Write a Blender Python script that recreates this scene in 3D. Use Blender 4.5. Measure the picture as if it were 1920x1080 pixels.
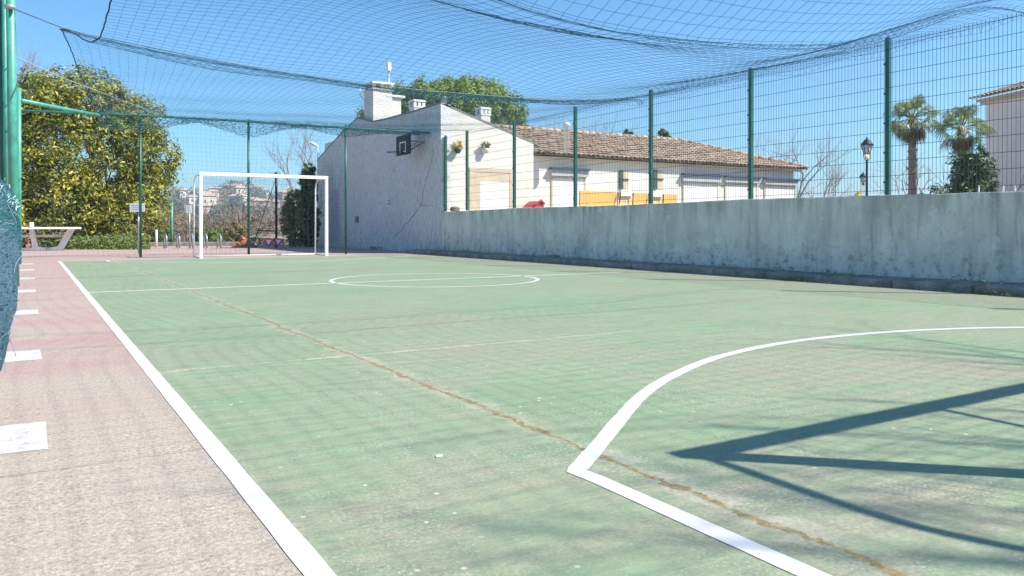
import bpy, math, random
from mathutils import Vector, Matrix
random.seed(7)
R = math.radians
sc = bpy.context.scene
for o in list(bpy.data.objects): bpy.data.objects.remove(o)
COL = sc.collection
# ------------------------------------------------------------------ camera
CAM_H, FPX, YAW, PITCH, CY = 0.76, 1488.0, 0.545, 0.0054, 433.0
cd = bpy.data.cameras.new('camera'); cam = bpy.data.objects.new('camera', cd); COL.objects.link(cam)
cam.location = (0, 0, CAM_H); cam.rotation_euler = (math.pi/2 - PITCH, 0, -YAW)
cd.sensor_width = 36; cd.lens = FPX/1920*36; cd.shift_y = -(540-CY)/1920
cd.clip_start = .05; cd.clip_end = 5000
sc.camera = cam
# ------------------------------------------------------------------ sky, sun, exposure
SUN = Vector((.728*math.cos(R(46)), -.686*math.cos(R(46)), math.sin(R(46)))).normalized()
w = bpy.data.worlds.new('World'); sc.world = w; w.use_nodes = True
nt = w.node_tree; bg = nt.nodes['Background']
sky = nt.nodes.new('ShaderNodeTexSky'); sky.sky_type = 'NISHITA'; sky.sun_disc = False
sky.sun_elevation = R(46); sky.sun_rotation = math.atan2(SUN.x, SUN.y)
sky.altitude = 0; sky.air_density = 1.0; sky.dust_density = .6; sky.ozone_density = 1.0
tint = nt.nodes.new('ShaderNodeMix'); tint.data_type = 'RGBA'; tint.blend_type = 'MULTIPLY'; tint.inputs[0].default_value = 1
tint.inputs[7].default_value = (.50, .94, 1.24, 1)
nt.links.new(sky.outputs[0], tint.inputs[6]); nt.links.new(tint.outputs[2], bg.inputs[0]); bg.inputs[1].default_value = .10
sd = bpy.data.lights.new('sun', 'SUN'); sd.energy = 5.0; sd.angle = R(.53); sd.color = (1, .95, .87)
so = bpy.data.objects.new('sun', sd); COL.objects.link(so); so.rotation_euler = SUN.to_track_quat('Z', 'Y').to_euler()
sc.view_settings.view_transform = 'Standard'; sc.view_settings.look = 'None'
sc.view_settings.exposure = .71; sc.view_settings.gamma = 1
# ------------------------------------------------------------------ helpers
def at(px, d, z=None, py=None):
    """point at depth d on the photograph's column px; height z, or that of row py"""
    t = (px-960)/FPX; s, c = math.sin(YAW), math.cos(YAW)
    if z is None: z = CAM_H + (425.0-py)/FPX*d
    return Vector((d*(s+t*c), d*(c-t*s), z))
def tag(o, label=None, cat=None, group=None, kind=None):
    if label: o['label'] = label
    if cat: o['category'] = cat
    if group: o['group'] = group
    if kind: o['kind'] = kind
    return o
def empty(name, loc, label, cat, group=None, rz=0):
    o = bpy.data.objects.new(name, None); COL.objects.link(o); o.location = loc; o.rotation_euler = (0, 0, rz)
    o.empty_display_size = .2
    return tag(o, label, cat, group)
class MB:
    def __init__(s): s.v = []; s.f = []; s.sm = []
    def add(s, vs, fs, smooth=False):
        n = len(s.v); s.v += [tuple(p) for p in vs]
        for f in fs: s.f.append([i+n for i in f]); s.sm.append(smooth)
    def box(s, lo, hi, mat=None):
        x0, y0, z0 = lo; x1, y1, z1 = hi
        vs = [Vector(p) for p in ((x0,y0,z0),(x1,y0,z0),(x1,y1,z0),(x0,y1,z0),(x0,y0,z1),(x1,y0,z1),(x1,y1,z1),(x0,y1,z1))]
        if mat: vs = [mat @ p for p in vs]
        s.add(vs, [(0,3,2,1),(4,5,6,7),(0,1,5,4),(1,2,6,5),(2,3,7,6),(3,0,4,7)]); return s
    def bbox(s, lo, hi, b=.01, mat=None):
        """box with chamfered vertical and top edges"""
        x0, y0, z0 = lo; x1, y1, z1 = hi
        def ring(i, z): return [(x0+i+b,y0+i,z),(x1-i-b,y0+i,z),(x1-i,y0+i+b,z),(x1-i,y1-i-b,z),(x1-i-b,y1-i,z),(x0+i+b,y1-i,z),(x0+i,y1-i-b,z),(x0+i,y0+i+b,z)]
        vs = [Vector(p) for p in ring(0, z0)+ring(0, z1-b)+ring(b, z1)]
        if mat: vs = [mat @ p for p in vs]
        fs = [tuple(range(7,-1,-1)), tuple(range(16,24))]
        for k in (0, 8):
            for i in range(8): fs.append((k+i, k+(i+1)%8, k+8+(i+1)%8, k+8+i))
        s.add(vs, fs); return s
    def tube(s, pts, r, n=8, cap=True, smooth=True):
        pts = [Vector(p) for p in pts]
        rs = r if isinstance(r, (list, tuple)) else [r]*len(pts)
        vs = []; prev = None
        for i, p in enumerate(pts):
            t = (pts[min(i+1, len(pts)-1)]-pts[max(i-1, 0)])
            if t.length < 1e-9: t = Vector((0, 0, 1))
            t.normalize()
            if prev is None:
                a = Vector((0, 0, 1)) if abs(t.z) < .9 else Vector((1, 0, 0))
                u = t.cross(a).normalized()
            else:
                u = prev - t*prev.dot(t)
                u = u.normalized() if u.length > 1e-6 else t.orthogonal().normalized()
            prev = u; w_ = t.cross(u)
            for k in range(n):
                a = 2*math.pi*k/n; vs.append(p+(u*math.cos(a)+w_*math.sin(a))*rs[i])
        fs = []
        for i in range(len(pts)-1):
            for k in range(n): fs.append((i*n+k, i*n+(k+1)%n, (i+1)*n+(k+1)%n, (i+1)*n+k))
        if cap: fs.append(tuple(range(n-1, -1, -1))); m = (len(pts)-1)*n; fs.append(tuple(range(m, m+n)))
        s.add(vs, fs, smooth); return s
    def lathe(s, prof, c=(0, 0, 0), n=16, sx=1, sy=1):
        vs = []; fs = []
        for r, z in prof:
            for k in range(n):
                a = 2*math.pi*k/n; vs.append((c[0]+r*sx*math.cos(a), c[1]+r*sy*math.sin(a), c[2]+z))
        for i in range(len(prof)-1):
            for k in range(n): fs.append((i*n+k, i*n+(k+1)%n, (i+1)*n+(k+1)%n, (i+1)*n+k))
        fs.append(tuple(range(n-1, -1, -1))); m = (len(prof)-1)*n; fs.append(tuple(range(m, m+n)))
        s.add(vs, fs, True); return s
    def prism(s, poly, d, mat=None):
        """polygon (3-D points) extruded by vector d"""
        d = Vector(d); p = [Vector(q) for q in poly]; n = len(p)
        vs = p+[q+d for q in p]
        if mat: vs = [mat @ q for q in vs]
        fs = [tuple(range(n)), tuple(range(2*n-1, n-1, -1))]+[(i, i+n, (i+1) % n+n, (i+1) % n) for i in range(n)]
        s.add(vs, fs); return s
    def build(s, name, mat, parent=None, fix=True):
        me = bpy.data.meshes.new(name); me.from_pydata(s.v, [], s.f); me.materials.append(mat)
        me.polygons.foreach_set('use_smooth', s.sm); me.update()
        if fix and len(s.f) < 60000:
            import bmesh
            b = bmesh.new(); b.from_mesh(me); bmesh.ops.recalc_face_normals(b, faces=b.faces); b.to_mesh(me); b.free()
        o = bpy.data.objects.new(name, me); COL.objects.link(o)
        if parent:
            o.parent = parent
        return o
def copy_tree(o, parent=None):
    c = o.copy(); COL.objects.link(c)
    if parent: c.parent = parent
    for ch in list(o.children): copy_tree(ch, c)
    return c
# ------------------------------------------------------------------ materials
class NG:
    def __init__(s, name):
        s.m = bpy.data.materials.new(name); s.m.use_nodes = True; s.t = s.m.node_tree
        s.p = s.t.nodes['Principled BSDF']; s.out = s.t.nodes['Material Output']
        s.co = s.n('ShaderNodeTexCoord').outputs['Object']
    def n(s, k, **a):
        q = s.t.nodes.new(k)
        for kk, v in a.items(): setattr(q, kk, v)
        return q
    def set(s, sock, v):
        if isinstance(v, bpy.types.NodeSocket): s.t.links.new(v, sock)
        elif isinstance(v, tuple) and len(v) == 3 and sock.type == 'RGBA': sock.default_value = (*v, 1)
        else: sock.default_value = v
    def math(s, op, a, b=0., c=None, clamp=False):
        q = s.n('ShaderNodeMath', operation=op, use_clamp=clamp); s.set(q.inputs[0], a); s.set(q.inputs[1], b)
        if c is not None: s.set(q.inputs[2], c)
        return q.outputs[0]
    def mapv(s, scale=(1, 1, 1), rot=(0, 0, 0), loc=(0, 0, 0)):
        q = s.n('ShaderNodeMapping'); s.set(q.inputs[0], s.co); q.inputs[3].default_value = scale
        q.inputs[2].default_value = rot; q.inputs[1].default_value = loc; return q.outputs[0]
    def noise(s, sc_, det=4, ro=.55, vec=None, dist=0):
        q = s.n('ShaderNodeTexNoise'); s.set(q.inputs['Vector'], vec or s.co); q.inputs['Scale'].default_value = sc_
        q.inputs['Detail'].default_value = det; q.inputs['Roughness'].default_value = ro; q.inputs['Distortion'].default_value = dist
        return q.outputs['Fac']
    def vor(s, sc_, vec=None, feat='F1', out='Distance'):
        q = s.n('ShaderNodeTexVoronoi', feature=feat); s.set(q.inputs['Vector'], vec or s.co); q.inputs['Scale'].default_value = sc_
        return q.outputs[out]
    def ramp(s, v, a, b):
        q = s.n('ShaderNodeMapRange', clamp=True); s.set(q.inputs[0], v); s.set(q.inputs[1], a); s.set(q.inputs[2], b); return q.outputs[0]
    def mix(s, f, a, b, mode='MIX'):
        q = s.n('ShaderNodeMix', data_type='RGBA', blend_type=mode); s.set(q.inputs[0], f); s.set(q.inputs[6], a); s.set(q.inputs[7], b)
        return q.outputs[2]
    def sep(s):
        q = s.n('ShaderNodeSeparateXYZ'); s.set(q.inputs[0], s.co); return q.outputs
    def bump(s, h, st=.3, dist=.02):
        q = s.n('ShaderNodeBump'); s.set(q.inputs['Height'], h); q.inputs['Strength'].default_value = st; q.inputs['Distance'].default_value = dist
        s.set(s.p.inputs['Normal'], q.outputs[0])
    def fin(s, col, rough=.8, metal=0, spec=.5):
        s.set(s.p.inputs['Base Color'], col); s.set(s.p.inputs['Roughness'], rough); s.set(s.p.inputs['Metallic'], metal)
        s.p.inputs['Specular IOR Level'].default_value = spec; return s.m
def simple(name, c, var=.2, sc_=6, rough=.7, metal=0, bump=0, bsc=40, spec=.4):
    g = NG(name); n = g.noise(sc_, 5)
    d = tuple(max(0, x*(1-var)) for x in c); l = tuple(min(1, x*(1+var)) for x in c)
    if bump: g.bump(g.noise(bsc, 4), bump)
    return g.fin(g.mix(g.ramp(n, .3, .7), d, l), rough, metal, spec)
def leafmat(name, cols, trans=.3, rough=.45, wr=.62, ns=.9, lo=.3, hi=.7):
    g = NG(name); geo = g.n('ShaderNodeNewGeometry'); rnd = geo.outputs['Random Per Island']
    q = g.n('ShaderNodeValToRGB'); e = q.color_ramp.elements
    while len(e) < len(cols): e.new(.5)
    for i, c in enumerate(cols): e[i].position = i/(len(cols)-1); e[i].color = (*c, 1)
    n = g.noise(ns, 3)
    v = g.math('ADD', g.math('MULTIPLY', rnd, wr), g.math('MULTIPLY', g.ramp(n, lo, hi), 1-wr)); g.set(q.inputs[0], v)
    c = q.outputs[0]; g.fin(c, rough, 0, .35)
    tr = g.n('ShaderNodeBsdfTranslucent'); g.set(tr.inputs[0], c); mx = g.n('ShaderNodeMixShader'); mx.inputs[0].default_value = trans
    g.t.links.new(g.p.outputs[0], mx.inputs[1]); g.t.links.new(tr.outputs[0], mx.inputs[2]); g.t.links.new(mx.outputs[0], g.out.inputs[0])
    return g.m
M = {}
# --- green court
g = NG('court_green'); X, Y, Z = g.sep()
st = g.mapv((.6, 2.2, 1))                      # rolled coat: streaks run across the court
wear = g.math('ADD', g.math('MULTIPLY', g.noise(.55, 5, .6), .55), g.math('MULTIPLY', g.noise(2.6, 6, .65, st), .45))
wear2 = g.ramp(wear, .42, .58)
near = g.ramp(Y, 9., 1.5); wear2 = g.math('MULTIPLY', wear2, g.math('ADD', .38, g.math('MULTIPLY', near, .5)))
right = g.ramp(g.math('ADD', X, g.math('MULTIPLY', g.noise(.7, 4), 1.6)), 7.6, 9.8); wear2 = g.math('MAXIMUM', wear2, g.math('MULTIPLY', right, .75))
base = g.mix(g.ramp(g.noise(1.3, 5, .6), .3, .7), (.195, .285, .16), (.255, .34, .205))
base = g.mix(g.ramp(g.noise(4.5, 6, .7, st), .42, .7), base, (.18, .255, .155))
worn = g.mix(g.ramp(g.noise(60, 3, .7), .35, .65), (.25, .24, .165), (.365, .335, .245))
c = g.mix(wear2, base, worn)
c = g.mix(g.math('MULTIPLY', g.ramp(g.noise(24, 4, .75, st), .50, .66), .5), c, g.mix(.5, c, (.42, .39, .31)))
c = g.mix(g.math('MULTIPLY', g.ramp(g.noise(13, 5, .75, g.mapv((.5, 1.5, 1))), .50, .36), .42), c, (.155, .205, .15))
sp = g.noise(95, 2, .6); pat = g.math('ADD', .22, g.math('MULTIPLY', g.ramp(g.noise(2.1, 4, .65), .47, .62), .78)); c = g.mix(g.math('MULTIPLY', g.ramp(sp, .58, .69), g.math('MULTIPLY', pat, .75)), c, (.54, .51, .43)); c = g.mix(g.math('MULTIPLY', g.ramp(sp, .42, .32), g.math('MULTIPLY', pat, .7)), c, (.11, .145, .11))
peb = g.vor(11); c = g.mix(g.math('MULTIPLY', g.ramp(peb, .10, .06), g.ramp(g.noise(1.6, 3), .48, .6)), c, (.62, .56, .46))
def seam(coord, pos, wob, width, other_lo, other_hi, oth, strength, gap=.45):
    wv = g.math('ADD', g.math('MULTIPLY', g.math('SUBTRACT', g.noise(2.2, 5, .65), .5), wob), g.math('MULTIPLY', g.math('SUBTRACT', g.noise(19, 4, .6), .5), wob*.55))
    d = g.math('ABSOLUTE', g.math('SUBTRACT', g.math('ADD', coord, wv), pos))
    wd = g.math('MULTIPLY', g.ramp(g.noise(5.5, 5, .7), .36, .66), width)
    f = g.math('SUBTRACT', 1, g.math('DIVIDE', d, g.math('ADD', wd, .004)), clamp=True); f = g.ramp(f, .0, .45)
    f = g.math('MULTIPLY', f, g.math('ADD', .35, g.math('MULTIPLY', g.ramp(g.noise(48, 3, .8), .36, .56), .65)))
    f = g.math('MULTIPLY', f, g.math('MULTIPLY', g.ramp(oth, other_lo-.05, other_lo), g.ramp(oth, other_hi+.3, other_hi-.3)))
    f = g.math('MULTIPLY', f, g.math('ADD', strength*(1-gap), g.math('MULTIPLY', g.ramp(g.noise(3.3, 4), .4, .6), strength*gap)))
    return f
moss = g.mix(g.ramp(g.noise(26, 4, .7), .35, .68), (.13, .085, .03), (.42, .28, .09))
moss = g.mix(g.ramp(g.noise(9, 3), .58, .68), moss, (.20, .17, .04))
paleJ = g.mix(g.ramp(g.noise(40, 3), .4, .6), (.42, .33, .23), (.52, .45, .34))
halo = seam(X, 1.62, .07, .14, -2, 20, Y, .55, .9); c = g.mix(halo, c, g.mix(g.ramp(g.noise(70, 3, .8), .4, .6), (.36, .31, .25), (.58, .52, .45)))
c = g.mix(seam(Y, 4.48, .12, .045, .5, 3.6, X, .9), c, paleJ)
c = g.mix(seam(Y, 6.1, .05, .02, .5, 1.7, X, .6), c, paleJ)
c = g.mix(seam(X, 5.45, .06, .016, -2, 10, Y, .75), c, (.30, .24, .13))
c = g.mix(seam(X, 8.15, .06, .012, -2, 12, Y, .6), c, (.25, .22, .15))
cr = seam(X, 1.62, .13, .026, -2, 20.1, Y, 1.0, .12); c = g.mix(cr, c, moss)
g.bump(g.math('ADD', g.math('MULTIPLY', g.noise(130, 3, .7), .5), g.math('MULTIPLY', cr, .8)), .35, .006)
M['court'] = g.fin(c, .85, 0, .25)
# --- pavement: pink paint worn down to beige concrete
g = NG('pavement'); X, Y, Z = g.sep()
st = g.mapv((.8, 1.6, 1))
pk = g.math('ADD', g.noise(.8, 5, .6, st), g.math('MULTIPLY', g.noise(4, 5, .7), .3))
band = g.math('MULTIPLY', g.ramp(Y, 2.9, 5.0), 1.0)
pink = g.math('MULTIPLY', g.ramp(pk, .50, .78), band)
pink = g.math('MAXIMUM', pink, g.math('MULTIPLY', g.ramp(g.math('ADD', Y, g.math('MULTIPLY', g.noise(1.5, 4), 1.5)), 7.5, 13), .62))
con = g.mix(g.ramp(g.noise(66, 4, .8), .36, .64), (.24, .195, .145), (.57, .495, .405))
con = g.mix(g.ramp(g.noise(2.2, 5, .6), .35, .7), con, g.mix(.5, con, (.42, .36, .29)))
con = g.mix(g.math('MULTIPLY', g.ramp(g.noise(130, 2, .6), .58, .72), .6), con, (.66, .59, .50))
pkc = g.mix(g.ramp(g.noise(50, 4, .7), .35, .66), (.34, .19, .18), (.50, .33, .305))
c = g.mix(g.math('MULTIPLY', pink, .85), con, pkc)
c = g.mix(g.math('MULTIPLY', g.ramp(g.noise(110, 2), .40, .30), .5), c, (.22, .18, .15))
for yj in (2.86, 7.2, 11.9):
    c = g.mix(seam(Y, yj, .05, .010, -3, 10, X, .7), c, (.20, .16, .13))
g.bump(g.noise(120, 3, .75), .45, .008)
M['pave'] = g.fin(c, .9, 0, .2)
# --- painted line
g = NG('line_paint'); n = g.noise(30, 5, .7); n2 = g.noise(3, 4)
f = g.math('MULTIPLY', g.ramp(n, .63, .72), g.ramp(n2, .4, .65))
f = g.math('MAXIMUM', f, g.math('MULTIPLY', g.ramp(g.noise(75, 4, .75), .62, .70), .55))
M['line'] = g.fin(g.mix(g.math('MULTIPLY', f, .8), g.mix(g.ramp(n2, .3, .7), (.58, .57, .55), (.66, .65, .64)), (.50, .48, .42)), .7, 0, .3)
g = NG('stripe_paint'); n = g.noise(22, 5, .75); M['stripe'] = g.fin(g.mix(g.ramp(n, .52, .66), (.57, .54, .52), (.42, .36, .31)), .8, 0, .2)
g = NG('old_line_paint'); n = g.noise(14, 5, .7)
M['oldline'] = g.fin(g.mix(g.ramp(n, .45, .66), (.78, .79, .72), (.50, .58, .48)), .8, 0, .2)
# --- plaster of the boundary wall
g = NG('wall_plaster'); X, Y, Z = g.sep()
vs_ = g.mapv((1, 1.9, .22)); vs2 = g.mapv((1, 7.5, .7))
c = g.mix(g.ramp(g.noise(1.7, 6, .6), .3, .7), (.66, .62, .53), (.88, .84, .73))
c = g.mix(g.math('MULTIPLY', g.ramp(g.noise(1.6, 6, .65, vs_), .50, .72), .7), c, (.38, .40, .37))
c = g.mix(g.math('MULTIPLY', g.ramp(g.noise(1.3, 5, .7, vs2), .58, .70), .55), c, (.24, .26, .235))
c = g.mix(g.math('MULTIPLY', g.math('MULTIPLY', g.ramp(Z, .75, 1.2), g.ramp(g.noise(2.1, 5, .65, vs_), .46, .64)), .7), c, (.24, .27, .20))
low = g.math('MULTIPLY', g.ramp(Z, .75, .1), g.ramp(g.noise(8, 6, .75), .52, .66)); c = g.mix(g.math('MULTIPLY', low, .8), c, (.13, .14, .13))
c = g.mix(g.math('MULTIPLY', g.ramp(g.noise(17, 5, .8), .60, .70), .75), c, (.17, .18, .17))
c = g.mix(g.math('MULTIPLY', g.ramp(g.noise(5, 5, .7), .56, .66), .6), c, (.88, .85, .77))
g.bump(g.noise(45, 5, .7), .5, .02)
M['plaster'] = g.fin(c, .9, 0, .2)
# --- rough render of the gable wall
g = NG('gable_render'); vs_ = g.mapv((1, 5, 1.7))
c = g.mix(g.ramp(g.noise(.8, 5, .6), .3, .7), (.80, .77, .74), (.90, .88, .85))
c = g.mix(g.math('MULTIPLY', g.ramp(g.noise(2.4, 6, .75, vs_), .50, .66), .75), c, (.42, .41, .43))
c = g.mix(g.math('MULTIPLY', g.ramp(g.noise(10, 5, .85), .56, .66), .75), c, (.30, .335, .35))
c = g.mix(g.math('MULTIPLY', g.ramp(g.noise(7, 5, .85, vs_), .55, .66), .55), c, (.36, .36, .39)); c = g.mix(g.math('MULTIPLY', g.ramp(g.noise(26, 3, .8), .60, .68), .6), c, (.25, .25, .28)); c = g.mix(g.math('MULTIPLY', g.math('MULTIPLY', g.ramp(g.sep()[2], 1.0, -.2), g.ramp(g.noise(5, 5, .7), .42, .62)), .7), c, (.40, .40, .42))
g.bump(g.noise(12, 6, .8, vs_), .8, .05)
M['gable'] = g.fin(c, .95, 0, .15)
g = NG('white_render'); c = g.mix(g.ramp(g.noise(1.1, 5, .6), .3, .7), (.70, .65, .57), (.80, .755, .68))
c = g.mix(g.math('MULTIPLY', g.ramp(g.noise(1.6, 5, .7, g.mapv((3, 3, .5))), .55, .75), .4), c, (.55, .50, .44)); g.bump(g.noise(30, 4, .7), .3, .02)
M['white'] = g.fin(c, .9, 0, .15)
M['cream'] = simple('cream_reveal', (.62, .50, .36), .12, 4, .85)
M['pink'] = simple('pink_render', (.92, .73, .66), .06, 1.2, .9, bump=.2)
M['kerbm'] = simple('kerb_concrete', (.24, .235, .22), .4, 5, .9, bump=.5, bsc=30)
M['concrete'] = simple('pale_concrete', (.76, .73, .70), .12, 5, .8, bump=.2)
M['terr'] = simple('terrace_gravel', (.36, .33, .28), .2, 2, .95, bump=.3)
# tiles
g = NG('roof_tiles'); cell = g.n('ShaderNodeTexWhiteNoise', noise_dimensions='3D')
geo = g.n('ShaderNodeNewGeometry'); rnd = geo.outputs['Random Per Island']
c = g.mix(rnd, (.34, .23, .15), (.56, .43, .32)); c = g.mix(g.math('MULTIPLY', g.ramp(g.noise(3, 5, .7), .5, .7), .55), c, (.55, .46, .39))
c = g.mix(g.math('MULTIPLY', g.ramp(g.noise(9, 5, .7), .55, .7), .6), c, (.19, .145, .115)); g.bump(g.noise(25, 4), .3)
M['tile'] = g.fin(c, .9, 0, .15)
M['greenpost'] = simple('green_post_paint', (.012, .105, .075), .25, 5, .38, spec=.5)
M['greenpale'] = simple('weathered_green_paint', (.075, .32, .235), .22, 7, .42, spec=.5)
M['greenmid'] = simple('dull_green_paint', (.03, .17, .12), .25, 7, .5)
M['fencewire'] = simple('green_fence_wire', (.010, .045, .045), .2, 5, .5)
M['net'] = simple('blue_green_net_cord', (.018, .095, .15), .3, 3, .8)
M['netdark'] = simple('dark_net_cord', (.012, .045, .06), .3, 3, .8)
M['netgreen'] = simple('green_net_cord', (.03, .15, .14), .3, 3, .8)
M['fray'] = simple('frayed_cord', (.40, .58, .58), .3, 30, .8)
M['netgrey'] = simple('faded_net_cord', (.22, .34, .38), .3, 30, .8)
M['rope'] = simple('dark_rope', (.012, .03, .06), .3, 9, .8)
M['paler'] = simple('pale_rope', (.32, .36, .33), .3, 9, .8)
M['steelcable'] = simple('steel_cable', (.16, .17, .17), .2, 9, .5, .6)
M['whitemetal'] = simple('white_paint_metal', (.80, .79, .77), .05, 6, .45)
M['galv'] = simple('galvanised_steel', (.42, .44, .45), .15, 9, .45, .6)
M['galvdull'] = simple('worn_green_edge', (.16, .26, .24), .5, 30, .6)
M['black'] = simple('black_plastic', (.018, .02, .026), .3, 6, .5)
M['iron'] = simple('black_iron', (.02, .022, .025), .3, 9, .5)
M['paper'] = simple('white_paper', (.80, .80, .80), .03, 6, .8)
M['ink'] = simple('grey_print', (.10, .10, .12), .1, 6, .8)
M['inkpale'] = simple('faded_print', (.42, .42, .44), .1, 6, .8)
M['yellow'] = simple('yellow_paint', (.74, .43, .12), .14, 3, .6)
M['orange'] = simple('orange_board', (.76, .50, .24), .12, 2.5, .6)
M['orangelight'] = simple('faded_orange_board', (.78, .56, .34), .12, 2.5, .6)
M['red'] = simple('red_plastic', (.55, .055, .045), .12, 3, .5)
M['terracotta'] = simple('terracotta_rubble', (.48, .19, .10), .3, 6, .9, bump=.5)
M['shutter'] = simple('dark_green_shutter', (.055, .085, .075), .2, 6, .6)
M['awning'] = simple('grey_shutter_box', (.46, .46, .46), .1, 6, .6)
M['darkblue'] = simple('dark_blue_trim', (.05, .075, .12), .2, 6, .6)
M['curtain'] = simple('white_roller_door', (.78, .76, .74), .04, 4, .6)
M['bark'] = simple('grey_bark', (.20, .165, .135), .3, 8, .9, bump=.5)
M['palebark'] = simple('pale_twigs', (.33, .27, .23), .25, 6, .9)
M['redbark'] = simple('reddish_twigs', (.40, .20, .16), .25, 6, .9)
M['palmtrunk'] = simple('palm_trunk', (.27, .20, .15), .35, 14, .95, bump=.8, bsc=20)
M['lampglass'] = simple('milky_glass', (.55, .58, .60), .05, 6, .25)
M['mag'] = leafmat('laurel_leaves', [(.032, .055, .013), (.09, .12, .022), (.23, .25, .035), (.48, .43, .05), (.70, .54, .06)], .3, .35, .52, 1.7, .34, .66)
M['ivy'] = leafmat('ivy_leaves', [(.05, .09, .02), (.14, .20, .04), (.30, .36, .09)], .3)
M['pine'] = leafmat('pine_needles', [(.09, .14, .03), (.22, .30, .06), (.36, .43, .10)], .2, .6)
M['bush'] = leafmat('dark_bush_leaves', [(.03, .06, .018), (.09, .14, .04), (.18, .24, .07)], .25)
M['dry'] = leafmat('dry_shrub', [(.14, .11, .04), (.30, .25, .08), (.45, .37, .17)], .25)
M['lime'] = leafmat('bright_shrub', [(.07, .11, .02), (.16, .22, .035), (.27, .32, .06)], .3)
M['brushm'] = leafmat('bare_brush', [(.17, .13, .105), (.25, .19, .155), (.30, .22, .19)], .1, .9)
M['farwood'] = leafmat('far_trees', [(.09, .115, .095), (.13, .15, .12), (.17, .185, .14)], .1, .9)
M['palmleaf'] = leafmat('palm_fronds', [(.09, .13, .03), (.23, .27, .07), (.48, .50, .20)], .25)
M['palmdead'] = leafmat('dead_fronds', [(.13, .09, .05), (.24, .17, .10)], .2, .9)
M['flower'] = leafmat('yellow_flowers', [(.55, .40, .02), (.75, .58, .03)], .3)
g = NG('earth'); c = g.mix(g.ramp(g.noise(.02, 6, .65), .35, .65), (.18, .165, .09), (.30, .26, .17)); c = g.mix(g.ramp(g.noise(.09, 5, .7), .5, .65), c, (.09, .11, .055))
M['earth'] = g.fin(c, .95, 0, .1)
# ------------------------------------------------------------------ ground
WX = 9.85            # face of the boundary wall
YE, YM, YN = 20.06, 10.335, .60
XS = .536
def hillz(r, a):
    def ss(t): t = max(0, min(1, t)); return t*t*(3-2*t)
    H = 620*(.0365 - .028*ss((a-.34)/.25) - .012*ss((-.1-a)/.4)) + 3*math.sin(a*37)+2*math.sin(a*91+1)
    z = -.06 - 14*ss((r-36)/70)
    return z + (H+14)*ss((r-130)/490) - 25*ss((r-700)/800)
m = MB(); rings = [0, 8, 16, 24, 30, 36, 44, 54, 66, 80, 100, 125, 150, 180, 215, 250, 290, 330, 370, 410, 450, 490, 530, 570, 620, 700, 850, 1100, 1500]; NA = 240
for r in rings:
    for k in range(NA):
        a = 2*math.pi*k/NA; aa = a if a < math.pi else a-2*math.pi
        zz = hillz(r, aa)+(random.uniform(-1, 1)*min(2.5, r*.004) if r > 40 else 0)
        m.v.append((r*math.sin(a), r*math.cos(a), zz))
for i in range(len(rings)-1):
    for k in range(NA): m.f.append((i*NA+k, i*NA+(k+1) % NA, (i+1)*NA+(k+1) % NA, (i+1)*NA+k)); m.sm.append(True)
tag(m.build('ground', M['earth'], fix=False), kind='structure')
def sheet(name, pts, z, mat):
    m = MB(); m.add([(x, y, z) for x, y in pts], [tuple(range(len(pts)))]); return tag(m.build(name, mat), kind='structure')
sheet('pavement', [(-9, -9), (WX+.02, -9), (WX+.02, 33.6), (-9, 33.6)], 0, M['pave'])
court = sheet('court', [(XS-.03, YN-.05), (9.2, YN-.05), (9.2, 17.4), (8.45, YE-.25), (7.4, YE+.02), (XS-.03, YE-.12)], .0012, M['court'])
sheet('terrace', [(WX+.1, -9), (70, -9), (70, 75), (WX+.1, 75)], .2, M['terr'])
def band(name, path, wd, z, mat, closed=False):
    m = MB(); n = len(path); P = [Vector((*p, 0)) for p in path]; vs = []
    for i, p in enumerate(P):
        a = P[(i-1) % n] if closed or i > 0 else p; b = P[(i+1) % n] if closed or i < n-1 else p
        t = (b-a).normalized(); nn = Vector((-t.y, t.x, 0)); j = 1+random.uniform(-.05, .05)
        # mitre
        if 0 < i < n-1 or closed:
            t1 = (p-a).normalized(); k = max(.5, abs(t.dot(t1))); j /= k
        vs += [(p.x+nn.x*wd/2*j, p.y+nn.y*wd/2*j, z), (p.x-nn.x*wd/2*j, p.y-nn.y*wd/2*j, z)]
    fs = [(2*i, 2*i+1, (2*i+3) % (2*n), (2*i+2) % (2*n)) for i in range(n if closed else n-1)]
    m.add(vs, fs); return tag(m.build(name, mat), kind='structure')
LW = .062
ys = [YN-.05+(YE-YN)*i/120 for i in range(121)]
band('sideline', [(XS, y) for y in ys], LW, .0022, M['line'])
band('goal_line', [(XS+.06+i*.1, YE-.1+.0175*i*.1) for i in range(70)], .045, .0022, M['oldline'])
band('halfway_line', [(XS+.03+i*.07, YM) for i in range(113)], .056, .0030, M['oldline'])
C0 = (4.98, YM); rc = 1.47
band('centre_circle', [(C0[0]+rc*math.cos(t*math.pi/60), C0[1]+rc*math.sin(t*math.pi/60)) for t in range(120)], .058, .0030, M['line'], True)
def arcpts(yc, sgn):
    x0, xr = 1.47, 5.05; half_ = xr-x0; top = 3.52-2.02; Rr = (half_**2+top**2)/(2*top)*1.0
    pts = []
    a0 = math.asin(half_/Rr)
    for i in range(61):
        a = -a0+2*a0*i/60; pts.append((xr+Rr*math.sin(a), yc+sgn*(2.02-YN+top-Rr+Rr*math.cos(a))))
    return pts
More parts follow.
